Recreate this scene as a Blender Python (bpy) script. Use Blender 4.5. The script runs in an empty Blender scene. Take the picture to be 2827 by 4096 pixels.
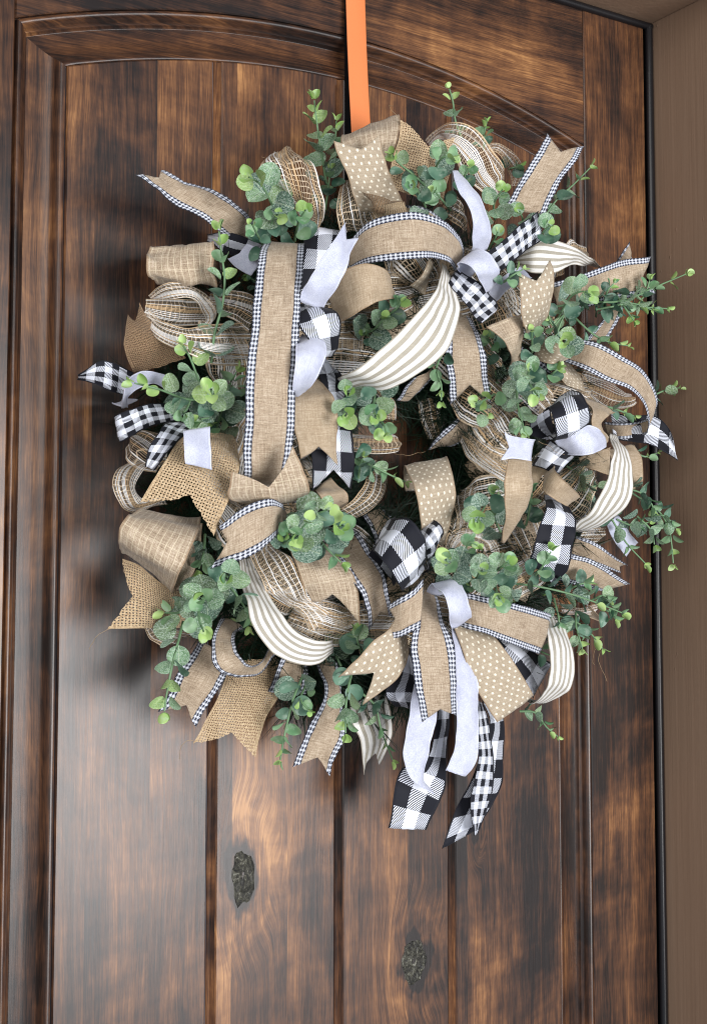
import bpy, bmesh, math, random
from mathutils import Vector, Matrix, noise as mnoise

S = bpy.context.scene
COL = S.collection
random.seed(7)

# ------------------------------------------------------------------ camera
CD = 1.10                       # metres from the door face to the camera
CX, CZ = -0.647, 1.39           # camera foot on the door (door centre is x = 0)
PPX, PPY, FPX = 1470.0, 1823.0, 4833.0
aX = Vector((7811, -315, -4833)).normalized()
aY = Vector((-3003, -315, -4833)); aY = (aY - aX * aX.dot(aY)).normalized()
aZ = aX.cross(aY)
ROT = Matrix((aX, aY, aZ))      # camera axes -> world axes
cam_data = bpy.data.cameras.new('camera')
cam = bpy.data.objects.new('camera', cam_data)
COL.objects.link(cam)
cam.matrix_world = Matrix.Translation((CX, -CD, CZ)) @ ROT.to_4x4()
cam_data.sensor_fit = 'HORIZONTAL'
cam_data.sensor_width = 36.0
cam_data.lens = FPX / 2827 * 36
cam_data.shift_x = (1413.5 - PPX) / 2827
cam_data.shift_y = -(2048 - PPY) / 2827
cam_data.clip_start = 0.02
cam_data.clip_end = 100
S.camera = cam

# ------------------------------------------------------------------ light
W = bpy.data.worlds.new('World'); S.world = W; W.use_nodes = True
bg = W.node_tree.nodes['Background']
bg.inputs[0].default_value = (0.74, 0.82, 1.0, 1)
bg.inputs[1].default_value = 0.19


def area(name, loc, target, sx, sy, power, col):
    d = bpy.data.lights.new(name, 'AREA'); d.shape = 'RECTANGLE'
    d.size, d.size_y, d.energy, d.color = sx, sy, power, col
    o = bpy.data.objects.new(name, d); COL.objects.link(o)
    o.location = loc
    o.rotation_euler = (Vector(target) - Vector(loc)).to_track_quat('-Z', 'Y').to_euler()
    return o


area('daylight_opening', (0.75, -4.2, 0.75), (0, 0, 1.35), 2.3, 2.2, 188, (1.0, 0.985, 0.98))
area('daylight_soft', (-3.4, -3.2, 2.1), (0, 0, 1.5), 4.4, 3.0, 138, (1.0, 0.975, 0.94))
S.view_settings.view_transform = 'Standard'
S.view_settings.look = 'None'
S.view_settings.exposure = 0.24
S.view_settings.gamma = 1.0
S.cycles.use_denoising = True
S.cycles.filter_width = 1.1
S.cycles.max_bounces = 6
S.cycles.transparent_max_bounces = 24
S.cycles.sample_clamp_indirect = 6

# ------------------------------------------------------------------ picture -> place
CROPS = dict(A=(300, 300), B=(1100, 300), C=(1827, 300), D=(300, 1200), E=(1100, 1200), F=(1827, 1200),
             G=(300, 2100), H=(1100, 2100), I=(1827, 2100), J=(1300, 2500))
CAMP = Vector((CX, -CD, CZ))


def P(crop, x, y, h):
    """point seen at (x, y) of a study crop, h metres in front of the door face"""
    if crop == '*':
        u, v = x * 1.7713, y * 1.7713
    else:
        ox, oy = CROPS[crop]; u, v = ox + x * 0.62657, oy + y * 0.62657
    r = ROT @ Vector((u - PPX, -(v - PPY), -FPX))
    return CAMP + r * ((CD - h) / r.y)


# ------------------------------------------------------------------ node helper
class G:
    def __init__(s, name):
        s.m = bpy.data.materials.new(name); s.m.use_nodes = True
        s.t = s.m.node_tree; s.n = s.t.nodes; s.l = s.t.links
        s.b = s.n['Principled BSDF']; s.out = s.n['Material Output']

    def _in(s, sock, v):
        if isinstance(v, bpy.types.NodeSocket): s.l.new(v, sock)
        elif v is not None:
            if sock.type == 'RGBA' and not hasattr(v, '__len__'): v = (v, v, v, 1)
            if sock.type == 'RGBA' and len(v) == 3: v = (*v, 1)
            sock.default_value = v

    def node(s, typ, **kw):
        n = s.n.new(typ)
        for k, v in kw.items(): setattr(n, k, v)
        return n

    def m_(s, op, a, b=None, c=None, clamp=False):
        n = s.node('ShaderNodeMath', operation=op, use_clamp=clamp)
        for i, v in enumerate((a, b, c)):
            if v is not None: s._in(n.inputs[i], v)
        return n.outputs[0]

    def add(s, a, b): return s.m_('ADD', a, b)
    def sub(s, a, b): return s.m_('SUBTRACT', a, b)
    def mul(s, a, b): return s.m_('MULTIPLY', a, b)
    def mx(s, a, b): return s.m_('MAXIMUM', a, b)
    def mn(s, a, b): return s.m_('MINIMUM', a, b)
    def lt(s, a, b): return s.m_('LESS_THAN', a, b)
    def gt(s, a, b): return s.m_('GREATER_THAN', a, b)
    def frac(s, a): return s.m_('FRACT', a)
    def absd(s, a, c): return s.m_('ABSOLUTE', s.sub(a, c))
    def band(s, a, lo, hi): return s.mul(s.gt(a, lo), s.lt(a, hi))
    def step(s, a, lo, hi):
        n = s.node('ShaderNodeMapRange', interpolation_type='SMOOTHSTEP')
        s._in(n.inputs[0], a); n.inputs[1].default_value = lo; n.inputs[2].default_value = hi
        return n.outputs[0]

    def uv(s):
        n = s.node('ShaderNodeUVMap'); n.uv_map = 'UVMap'
        x = s.node('ShaderNodeSeparateXYZ'); s.l.new(n.outputs[0], x.inputs[0])
        return x.outputs[0], x.outputs[1]

    def pos(s):
        n = s.node('ShaderNodeTexCoord'); x = s.node('ShaderNodeSeparateXYZ'); s.l.new(n.outputs['Object'], x.inputs[0])
        return x.outputs

    def rnd(s): return s.node('ShaderNodeObjectInfo').outputs['Random']

    def vec(s, x, y, z=0.0):
        n = s.node('ShaderNodeCombineXYZ')
        for i, v in enumerate((x, y, z)): s._in(n.inputs[i], v)
        return n.outputs[0]

    def noise(s, v, scale=1.0, detail=2.0, rough=0.5, dist=0.0):
        n = s.node('ShaderNodeTexNoise'); s._in(n.inputs['Vector'], v)
        n.inputs['Scale'].default_value = scale; n.inputs['Detail'].default_value = detail
        n.inputs['Roughness'].default_value = rough; n.inputs['Distortion'].default_value = dist
        return n.outputs['Fac']

    def mix(s, f, a, b, blend='MIX'):
        n = s.node('ShaderNodeMix', data_type='RGBA', blend_type=blend)
        s._in(n.inputs[0], f); s._in(n.inputs[6], a); s._in(n.inputs[7], b)
        return n.outputs[2]

    def ramp(s, f, stops):
        n = s.node('ShaderNodeValToRGB'); e = n.color_ramp.elements
        while len(e) < len(stops): e.new(0.5)
        for q, (p, c) in zip(e, stops): q.position = p; q.color = (*c, 1) if len(c) == 3 else c
        s._in(n.inputs[0], f); return n.outputs[0]

    def bump(s, h, strength, dist):
        n = s.node('ShaderNodeBump'); s._in(n.inputs['Height'], h)
        n.inputs['Strength'].default_value = strength; n.inputs['Distance'].default_value = dist
        s.l.new(n.outputs[0], s.b.inputs['Normal'])

    def fin(s, col, rough=0.85, spec=0.25, sheen=0.0, alpha=None, coat=None):
        s._in(s.b.inputs['Base Color'], col); s._in(s.b.inputs['Roughness'], rough)
        s._in(s.b.inputs['Specular IOR Level'], spec)
        if sheen: s.b.inputs['Sheen Weight'].default_value = sheen; s.b.inputs['Sheen Roughness'].default_value = 0.4
        if alpha is not None: s._in(s.b.inputs['Alpha'], alpha)
        if coat: s.b.inputs['Coat Weight'].default_value = coat[0]; s.b.inputs['Coat Roughness'].default_value = coat[1]
        return s.m


MAT = {}

# ---- ribbon cloths ---------------------------------------------------------
TAN_D, TAN_M, TAN_L = (0.158, 0.112, 0.073), (0.390, 0.305, 0.218), (0.63, 0.54, 0.430)


def weave(g, u, v, sx=1.0):
    """uneven linen threads: returns a 0..1 tone and links the bump"""
    a = g.noise(g.vec(g.mul(u, 3.5), g.mul(v, 42 * sx)), 1, 4, 0.75)
    b = g.noise(g.vec(g.mul(u, 42 * sx), g.mul(v, 3.5), 7.0), 1, 4, 0.75)
    d = g.noise(g.vec(g.mul(u, 48), g.mul(v, 48), 3.0), 1, 2, 0.7)
    c = g.noise(g.vec(g.mul(u, 3), g.mul(v, 3), g.mul(g.rnd(), 50)), 1, 2)
    t = g.add(g.add(g.mul(a, 0.46), g.mul(b, 0.40)), g.add(g.mul(c, 0.10), g.mul(d, 0.30)))
    t = g.sub(t, 0.13)
    g.bump(t, 0.6, 0.0012)
    return t


def tan(g, t): return g.ramp(t, [(0.34, TAN_D), (0.5, TAN_M), (0.66, TAN_L)])


def checks(g, u, v, n, ph=0.0):
    """gingham: n columns across the width; 0 white, 0.5 twill-hatched, 1 black"""
    cu = g.frac(g.add(g.mul(u, n / 2), ph)); cv = g.frac(g.mul(v, n / 2))
    a, b = g.lt(cu, 0.5), g.lt(cv, 0.5)
    h = g.lt(g.frac(g.mul(g.add(u, v), 20.0)), 0.5)
    both = g.mul(a, b); one = g.sub(g.mx(a, b), both)
    return g.add(both, g.mul(one, h))


WHITE, BLACK = (0.75, 0.79, 0.89), (0.007, 0.008, 0.014)


def mk_linen(name, gingham=False, dots=False, panes=False, warm=False):
    g = G(name); u, v = g.uv(); t = weave(g, u, v)
    c = tan(g, t)
    if dots: c = g.mix(0.45, c, (0.42, 0.365, 0.275))
    if warm: c = g.mix(0.30, c, (0.45, 0.345, 0.22))
    if gingham:
        e = g.m_('ABSOLUTE', g.sub(u, 0.5))
        w = 0.165
        k = g.mul(g.sub(e, 0.5 - w), 1 / w)                     # 0 inner .. 1 selvedge
        ck_u = g.lt(g.frac(g.add(g.mul(k, 2.5), 0.0)), 0.56)
        ck_v = g.lt(g.frac(g.mul(v, 13.5)), 0.56)
        bb = g.mul(ck_u, ck_v); oo = g.sub(g.mx(ck_u, ck_v), bb)
        f = g.add(bb, g.mul(oo, g.lt(g.frac(g.mul(g.add(u, v), 42.0)), 0.5)))
        f = g.mx(f, g.gt(k, 0.95)); f = g.mx(f, g.band(k, 0.0, 0.06))
        f = g.mul(f, 0.97)
        cc = g.mix(f, (0.72, 0.76, 0.86), (0.009, 0.012, 0.026))
        c = g.mix(g.gt(k, 0.0), c, cc)
    if dots:
        iv = g.mul(v, 9.5); row = g.m_('FLOOR', iv)
        uu = g.add(g.mul(u, 6.0), g.mul(g.m_('MODULO', row, 2.0), 0.5))
        dx = g.mul(g.sub(g.frac(uu), 0.5), 1 / 6.0); dy = g.mul(g.sub(g.frac(iv), 0.5), 1 / 9.5)
        d = g.m_('SQRT', g.add(g.m_('POWER', dx, 2.0), g.m_('POWER', dy, 2.0)))
        m = g.step(d, 0.029, 0.021)
        m = g.mul(m, g.lt(g.m_('ABSOLUTE', g.sub(u, 0.5)), 0.45))
        c = g.mix(g.mul(m, 0.85), c, (0.82, 0.77, 0.64))
    if panes:
        l1 = g.absd(g.frac(g.mul(u, 11)), 0.5); l2 = g.absd(g.frac(g.mul(v, 4.2)), 0.5); l3 = g.absd(g.frac(g.mul(u, 3.6)), 0.5)
        brk = g.noise(g.vec(g.mul(u, 14), g.mul(v, 14)), 1, 2)
        f = g.mx(g.mul(g.lt(l1, 0.065), g.add(0.05, g.mul(brk, 0.8))), g.mul(g.lt(l2, 0.022), g.add(0.1, g.mul(brk, 0.6))))
        c = g.mix(f, c, (0.72, 0.64, 0.47))
    hem = g.gt(g.m_('ABSOLUTE', g.sub(u, 0.5)), 0.478)
    if not gingham: c = g.mix(g.mul(hem, 0.55), c, (0.26, 0.165, 0.09))
    return g.fin(c, 0.9, 0.15, 0.15)


def mk_stripe():
    g = G('striped_cloth'); u, v = g.uv(); t = weave(g, u, v)
    s = g.m_('ABSOLUTE', g.sub(g.frac(g.add(g.mul(g.sub(u, 0.5), 4.7), 10.5)), 0.5))
    m = g.mul(g.lt(s, 0.27), g.lt(g.m_('ABSOLUTE', g.sub(u, 0.5)), 0.475))
    c = g.mix(m, g.mix(0.7, tan(g, t), (0.41, 0.40, 0.345)), g.mix(0.12, (0.85, 0.85, 0.83), tan(g, t)))
    return g.fin(c, 0.85, 0.2, 0.1)


def mk_buffalo(name, n, ph):
    g = G(name); u, v = g.uv()
    f = checks(g, u, v, n, ph)
    f = g.mx(f, g.gt(g.m_('ABSOLUTE', g.sub(u, 0.5)), 0.462))
    c = g.mix(f, WHITE, BLACK)
    t = g.noise(g.vec(g.mul(u, 60), g.mul(v, 60)), 1, 2)
    g.bump(t, 0.25, 0.001)
    return g.fin(c, 0.72, 0.3, 0.05)


def mk_velvet():
    g = G('white_velvet'); u, v = g.uv()
    t = g.noise(g.vec(g.mul(u, 46), g.mul(v, 34), g.mul(g.rnd(), 30)), 1, 4, 0.7)
    k = g.noise(g.vec(g.mul(u, 3), g.mul(v, 3), g.mul(g.rnd(), 30)), 1, 2)
    c = g.ramp(g.add(g.mul(t, 0.8), g.mul(k, 0.2)), [(0.33, (0.41, 0.44, 0.60)), (0.60, (0.68, 0.71, 0.83))])
    e = g.m_('ABSOLUTE', g.sub(u, 0.5))
    pile = g.mul(t, g.lt(e, 0.44))
    c = g.mix(g.mul(g.band(e, 0.435, 0.455), 0.4), c, (0.45, 0.47, 0.55))
    g.bump(pile, 0.7, 0.0012)
    return g.fin(c, 0.7, 0.2, 0.25)


def mk_burlap(name, n, dark=False):
    g = G(name); u, v = g.uv()
    w1 = g.noise(g.vec(g.mul(u, 4), g.mul(v, 20)), 1, 2); w2 = g.noise(g.vec(g.mul(u, 20), g.mul(v, 4), 3.0), 1, 2)
    uu = g.add(g.mul(u, n), g.mul(w1, 0.9)); vv = g.add(g.mul(v, n), g.mul(w2, 0.9))
    a = g.absd(g.frac(uu), 0.5); b = g.absd(g.frac(vv), 0.5)
    hole = g.mul(g.lt(a, 0.22), g.lt(b, 0.22))
    edge = g.lt(g.m_('ABSOLUTE', g.sub(u, 0.5)), 0.46)
    hole = g.mul(hole, edge)
    t = g.noise(g.vec(g.mul(u, n * 1.3), g.mul(v, n * 1.3)), 1, 2, 0.6)
    if dark: c = g.ramp(t, [(0.3, (0.13, 0.078, 0.042)), (0.7, (0.36, 0.25, 0.155))])
    else: c = g.ramp(t, [(0.3, (0.29, 0.195, 0.11)), (0.7, (0.63, 0.49, 0.32))])
    hgt = g.mn(g.mx(a, b), 0.45)
    g.bump(hgt, 0.8, 0.0014)
    return g.fin(c, 0.95, 0.1, 0.1, alpha=g.sub(1.0, hole))


def mk_mesh():
    g = G('deco_mesh_net'); u, v = g.uv(); r = g.rnd()
    wob = g.mul(g.noise(g.vec(g.mul(u, 3), g.mul(v, 7), g.mul(r, 40)), 1, 3), 1.6)
    uu = g.add(g.mul(u, 26), wob)
    vv = g.add(g.mul(v, 30), g.mul(wob, 1.3))
    a = g.lt(g.absd(g.frac(uu), 0.5), 0.11); b = g.lt(g.absd(g.frac(vv), 0.5), 0.085)
    iu = g.m_('FLOOR', uu)
    wn = g.node('ShaderNodeTexWhiteNoise', noise_dimensions='2D'); g.l.new(g.vec(iu, g.m_('FLOOR', g.mul(r, 9))), wn.inputs['Vector'])
    w = wn.outputs['Value']
    thick = g.lt(g.absd(g.frac(uu), 0.5), 0.30)
    is_white = g.gt(w, 0.66); is_jute = g.lt(w, 0.13)
    st = g.mul(thick, g.mx(is_white, is_jute))
    e = g.gt(g.m_('ABSOLUTE', g.sub(u, 0.5)), 0.468)
    alpha = g.mx(g.mx(a, b), g.mx(st, e))
    t = g.noise(g.vec(g.mul(u, 30), g.mul(v, 30)), 1, 2)
    c = g.ramp(t, [(0.3, (0.42, 0.32, 0.215)), (0.7, (0.66, 0.55, 0.41))])
    c = g.mix(g.mul(thick, is_jute), c, (0.58, 0.41, 0.24))
    c = g.mix(g.mul(thick, is_white), c, (0.82, 0.81, 0.79))
    return g.fin(c, 0.9, 0.15, alpha=alpha)


MAT['LG'] = mk_linen('gingham_edged_linen', gingham=True)
MAT['LN'] = mk_linen('plain_linen', warm=True)
MAT['PD'] = mk_linen('dotted_linen', dots=True)
MAT['WP'] = mk_linen('windowpane_linen', panes=True)
MAT['ST'] = mk_stripe()
MAT['BC'] = mk_buffalo('buffalo_check_cloth', 3.0, 0.0)
MAT['SG'] = mk_buffalo('small_gingham_cloth', 5.0, 0.0)
MAT['WV'] = mk_velvet()
MAT['BU'] = mk_burlap('burlap_cloth', 25)
MAT['BD'] = mk_burlap('brown_burlap_cloth', 29, True)
MAT['ME'] = mk_mesh()

# ---- leaves, stems, needles -------------------------------------------------


def mk_leaf(name, a, b, frost):
    g = G(name); p = g.pos(); r = g.rnd()
    n = g.noise(g.vec(g.mul(p[0], 9), g.mul(p[1], 9), g.mul(r, 60)), 1, 4, 0.65)
    c = g.mix(g.step(n, 0.35, 0.7), a, b)
    c = g.mix(g.mul(g.sub(r, 0.5), 0.6), c, (0.33, 0.40, 0.10))
    f = g.mul(g.step(g.noise(g.vec(g.mul(p[0], 16), g.mul(p[1], 26), g.mul(r, 20)), 1, 4, 0.7), 0.46, 0.62), frost)
    c = g.mix(f, c, (0.50, 0.61, 0.53))
    rib = g.step(g.m_('ABSOLUTE', p[1]), 0.025, 0.008)
    side = g.lt(g.frac(g.add(g.mul(p[0], 6), g.mul(g.m_('ABSOLUTE', p[1]), -5))), 0.12)
    c = g.mix(g.mx(g.mul(rib, 0.5), g.mul(side, 0.16)), c, (0.50, 0.60, 0.42))
    g.bump(g.add(n, g.mul(rib, 0.8)), 0.35, 0.06)
    return g.fin(c, g.add(0.30, g.mul(n, 0.25)), 0.5)


MAT['leaf0'] = mk_leaf('leaf_blue_green', (0.040, 0.110, 0.074), (0.13, 0.240, 0.170), 0.85)
MAT['leaf1'] = mk_leaf('leaf_grey_green', (0.105, 0.235, 0.115), (0.25, 0.41, 0.23), 0.80)
MAT['leaf2'] = mk_leaf('leaf_young_green', (0.23, 0.40, 0.11), (0.42, 0.58, 0.22), 0.4)


def plain(name, col, rough=0.6, spec=0.4, var=0.0):
    g = G(name)
    c = col
    if var:
        p = g.pos(); t = g.noise(g.vec(g.mul(p[0], 60), g.mul(p[1], 60), g.mul(p[2], 60)), 1, 3)
        c = g.mix(t, tuple(k * (1 - var) for k in col), tuple(k * (1 + var) for k in col))
    return g.fin(c, rough, spec)


MAT['stem'] = plain('stem_green', (0.14, 0.25, 0.13), 0.5, 0.4, 0.3)
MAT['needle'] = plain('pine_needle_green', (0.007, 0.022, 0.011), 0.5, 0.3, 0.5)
MAT['wire'] = plain('green_wire', (0.02, 0.035, 0.022), 0.5, 0.4)
MAT['rubber'] = plain('black_rubber', (0.008, 0.008, 0.010), 0.32, 0.5)
MAT['strap_shadow'] = plain('strap_shadow_black', (0.006, 0.006, 0.007), 0.95, 0.05)  # near-black colour standing in for the hanger's shadow band
MAT['void'] = plain('dark_gap', (0.004, 0.004, 0.004), 0.9, 0.1)


def mk_orange():
    g = G('orange_painted_metal'); p = g.pos()
    t = g.noise(g.vec(g.mul(p[0], 25), 0.0, g.mul(p[2], 6)), 1, 3)
    c = g.mix(t, (0.70, 0.205, 0.07), (0.77, 0.25, 0.09))
    return g.fin(c, 0.38, 0.5)


MAT['orange'] = mk_orange()

# ---- wood and paint ---------------------------------------------------------
KNOTS = []          # (x, z, rx, rz) on the planks, filled from the picture below
for (x, y, rx, rz) in ((548, 1978, 0.0135, 0.030), (934, 2172, 0.0150, 0.025), (1072, 1870, 0.005, 0.016)):
    k = P('*', x, y, 0.0); KNOTS.append((k.x, k.z, rx, rz))


def mk_wood(name, axis, staves=0.0, knots=False, tone=0.0, spec=0.42, coat=0.27):
    """dark stained alder; the grain runs along axis ('x' or 'z')"""
    g = G(name); p = g.pos(); r = g.mul(g.rnd(), 37.0)
    a, l = (p[0], p[2]) if axis == 'z' else (p[2], p[0])
    if staves:
        si = g.m_('FLOOR', g.add(g.mul(a, 1.0 / staves), g.mul(g.rnd(), 3)))
        wn = g.node('ShaderNodeTexWhiteNoise', noise_dimensions='2D'); g.l.new(g.vec(si, g.m_('FLOOR', r)), wn.inputs['Vector'])
        sv = wn.outputs['Value']
        r = g.add(r, g.mul(sv, 11))
    else:
        sv = None
    warp = g.noise(g.vec(g.mul(a, 7), g.mul(l, 2.2), r), 1, 3)
    ring = None
    aw = g.add(a, g.mul(warp, 0.030))
    if knots:
        for (kx, kz, rx, rz) in KNOTS:
            dx = g.sub(p[0], kx); dz = g.sub(p[2], kz)
            d = g.m_('SQRT', g.add(g.m_('POWER', g.mul(dx, 1 / rx), 2.0), g.m_('POWER', g.mul(dz, 1 / rz), 2.0)))
            near = g.step(d, 3.6, 0.8)
            aw = g.add(aw, g.mul(near, g.mul(d, 0.009)))
            d = g.m_('MAXIMUM', g.add(d, g.mul(g.sub(g.noise(g.vec(g.mul(p[0], 55), g.mul(p[2], 22), 3.0), 1, 3), 0.5), 2.6)), 0.0)
            halo = g.mul(near, g.m_('SINE', g.mul(g.add(d, g.mul(warp, 1.2)), 7.0)))
            dark = g.step(g.add(d, g.mul(warp, 1.4)), 3.0, 1.2)
            q = g.sub(g.sub(g.mul(halo, 0.05), g.mul(dark, 0.12)), g.mul(g.step(d, 1.5, 0.9), 0.16))
            q = g.add(q, g.mul(g.mul(g.step(d, 1.3, 1.9), g.step(d, 3.4, 2.0)), 0.035))
            ring = q if ring is None else g.add(ring, q)
    fine = g.noise(g.vec(g.mul(aw, 420), g.mul(l, 13), r), 1, 4, 0.65)
    med = g.noise(g.vec(g.mul(aw, 70), g.mul(l, 3.5), r), 1, 4, 0.6)
    blot = g.noise(g.vec(g.mul(aw, 9), g.mul(l, 5.0), r), 1, 6, 0.64, 0.5)
    big = g.noise(g.vec(g.mul(a, 3.3), g.mul(l, 2.0), r), 1, 2)
    fig = g.noise(g.vec(g.mul(aw, 14), g.mul(l, 55), r), 1, 2)
    mot = g.noise(g.vec(g.mul(aw, 420), g.mul(l, 24), r), 1, 4, 0.75)
    lng = g.noise(g.vec(g.mul(aw, 130), g.mul(l, 1.6), r), 1, 3, 0.6)
    pore = g.noise(g.vec(g.mul(aw, 850), g.mul(l, 28), r), 1, 2, 0.7)
    t = g.add(g.add(g.add(g.mul(fine, 0.20), g.add(g.mul(mot, 0.18), g.mul(lng, 0.30))), g.mul(med, 0.20)), g.add(g.mul(blot, 0.92), g.add(g.mul(fig, 0.14), g.mul(big, 0.26))))
    t = g.sub(t, 0.640 - tone)
    if sv is not None: t = g.add(t, g.mul(g.sub(sv, 0.5), 0.15))
    if ring is not None: t = g.add(t, ring)
    t = g.add(t, g.mul(g.sub(pore, 0.5), 0.34))
    t = g.add(0.5, g.mul(g.sub(t, 0.49), 1.14))
    c = g.ramp(t, [(0.29, (0.012, 0.008, 0.0072)), (0.41, (0.044, 0.0205, 0.0125)), (0.53, (0.103, 0.0445, 0.0205)), (0.65, (0.205, 0.092, 0.0365)), (0.80, (0.41, 0.205, 0.078))])
    g.bump(g.add(g.mul(fine, 0.6), g.mul(med, 0.8)), 0.16, 0.0010)
    ro = g.add(0.28 if coat else 0.5, g.mul(fine, 0.16))
    return g.fin(c, ro, spec, coat=(coat, 0.26))


MAT['plank'] = mk_wood('stained_plank_wood', 'z', 0.062, True)
MAT['stile'] = mk_wood('stained_stile_wood', 'z', 0.0, False, 0.01)
MAT['rail'] = mk_wood('stained_rail_wood', 'x')
MAT['trim_v'] = mk_wood('stained_moulding_wood', 'z', 0.0, False, -0.03)
MAT['groove'] = mk_wood('stained_groove_wood', 'z', 0.0, False, 0.03, 0.15, 0.0)
MAT['trim_h'] = mk_wood('stained_arch_moulding_wood', 'x', 0.0, False, -0.03)


def mk_paint():
    g = G('taupe_brushed_paint'); p = g.pos()
    st = g.noise(g.vec(g.mul(p[0], 120), g.mul(p[1], 190), g.mul(p[2], 3.5)), 1, 4, 0.6)
    cl = g.noise(g.vec(g.mul(p[0], 6), g.mul(p[1], 14), g.mul(p[2], 3)), 1, 3)
    t = g.add(g.mul(st, 0.5), g.mul(cl, 0.5))
    c = g.ramp(t, [(0.3, (0.225, 0.148, 0.100)), (0.7, (0.262, 0.178, 0.124))])
    g.bump(g.add(st, g.mul(g.step(g.noise(g.vec(g.mul(p[0], 70), g.mul(p[1], 70), g.mul(p[2], 40)), 1, 2), 0.74, 0.80), 1.5)), 0.4, 0.0014)
    return g.fin(c, 0.48, 0.45)


MAT['paint'] = mk_paint()


def mk_knot():
    g = G('knot_filler'); p = g.pos()
    t = g.noise(g.vec(g.mul(p[0], 150), g.mul(p[1], 150), g.mul(p[2], 90)), 1, 6, 0.75, 1.5)
    c = g.ramp(t, [(0.40, (0.004, 0.004, 0.003)), (0.50, (0.022, 0.021, 0.014)), (0.59, (0.075, 0.073, 0.052)), (0.66, (0.33, 0.33, 0.28))])
    g.bump(t, 0.9, 0.003)
    return g.fin(c, 0.35, 0.6)


MAT['knot'] = mk_knot()


# ------------------------------------------------------------------ object helpers
def empty(name, loc, parent=None):
    o = bpy.data.objects.new(name, None); COL.objects.link(o); o.location = loc
    o.empty_display_size = 0.05
    if parent:
        o.parent = parent; o.matrix_parent_inverse = Matrix.Translation(parent.matrix_world.translation).inverted()
    return o


ORIG = {}


def meshobj(name, verts, faces, mat, parent=None, uvs=None, smooth=True, mats=None, midx=None):
    """mesh given in world coordinates, linked as one object"""
    me = bpy.data.meshes.new(name)
    me.from_pydata([tuple(v) for v in verts], [], faces)
    if uvs:
        lay = me.uv_layers.new(name='UVMap')
        idx = [0] * len(me.loops); me.loops.foreach_get('vertex_index', idx)
        flat = []
        for i in idx: flat.extend(uvs[i])
        lay.data.foreach_set('uv', flat)
    for m in (mats or [mat]): me.materials.append(m)
    if midx: me.polygons.foreach_set('material_index', midx)
    if smooth: me.polygons.foreach_set('use_smooth', [True] * len(me.polygons))
    me.update()
    o = bpy.data.objects.new(name, me); COL.objects.link(o)
    if parent:
        o.parent = parent
        o.matrix_parent_inverse = Matrix.Translation(ORIG[parent.name]).inverted()
    return o


def tag(o, label, cat): o['label'] = label; o['category'] = cat


def root(name, loc, label, cat):
    o = empty(name, loc); ORIG[o.name] = Vector(loc); tag(o, label, cat); return o


# ------------------------------------------------------------------ door
U = CD
HALF = 0.452; OPEN = 0.3177 * U; FIELD = 0.2722 * U
ZCH = 0.4356 * U + CZ                      # springing of the arch
RAD = 0.913 * U; ZC = ZCH + 0.057 * U - RAD
ZTOP = 0.592 * U + CZ; ZBOT = 0.12; PB = 0.34
door = root('wooden_door', (0, 0, ZBOT), 'dark stained wooden door with arched plank panel behind the wreath', 'door')


def arc_z(x, rad): return ZC + math.sqrt(max(rad * rad - x * x, 0))


def box_faces(n): return None


def slab(name, outline, mat, depth=0.04, y0=0.0, bev=0.0012):
    """front face outline [(x, z)] counter-clockwise seen from the camera, with a small eased edge"""
    n = len(outline); cx = sum(p[0] for p in outline) / n; cz = sum(p[1] for p in outline) / n
    vs = []
    def ring(off, y):
        for i, (x, z) in enumerate(outline):
            a = Vector(outline[i - 1]); b = Vector(outline[i]); c = Vector(outline[(i + 1) % n])
            d1 = (b - a); d2 = (c - b)
            n1 = Vector((-d1.y, d1.x)).normalized() if d1.length else Vector((0, 0))
            n2 = Vector((-d2.y, d2.x)).normalized() if d2.length else Vector((0, 0))
            m = (n1 + n2)
            if m.length > 1e-6: m = m.normalized() / max(0.5, math.sqrt((1 + n1.dot(n2)) / 2))
            vs.append((x + m.x * off, y, z + m.y * off))
    ring(bev, y0); ring(0, y0 + bev); ring(0, y0 + depth)
    fs = [tuple(range(n))]
    for k in range(2):
        for i in range(n):
            j = (i + 1) % n
            fs.append((k * n + i, (k + 1) * n + i, (k + 1) * n + j, k * n + j))
    return meshobj(name, vs, fs, mat, door, smooth=False)


def zs(x0, x1, n, rad): return [(x0 + (x1 - x0) * i / n, arc_z(x0 + (x1 - x0) * i / n, rad)) for i in range(n + 1)]


# stiles and rails (outline order: bottom-left, bottom-right, top-right, top-left)
slab('stile', [(-HALF, ZBOT), (-OPEN, ZBOT), (-OPEN, ZTOP), (-HALF, ZTOP)], MAT['stile'])
slab('stile', [(OPEN, ZBOT), (HALF, ZBOT), (HALF, ZTOP), (OPEN, ZTOP)], MAT['stile'])
slab('top_rail', zs(-OPEN + 0.0003, OPEN - 0.0003, 48, RAD) + [(OPEN - 0.0003, ZTOP - 0.0004), (-OPEN + 0.0003, ZTOP - 0.0004)], MAT['rail'], y0=0.0003)
slab('bottom_rail', [(-OPEN + 0.0003, ZBOT), (OPEN - 0.0003, ZBOT), (OPEN - 0.0003, PB), (-OPEN + 0.0003, PB)], MAT['rail'], y0=0.0003)

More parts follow.
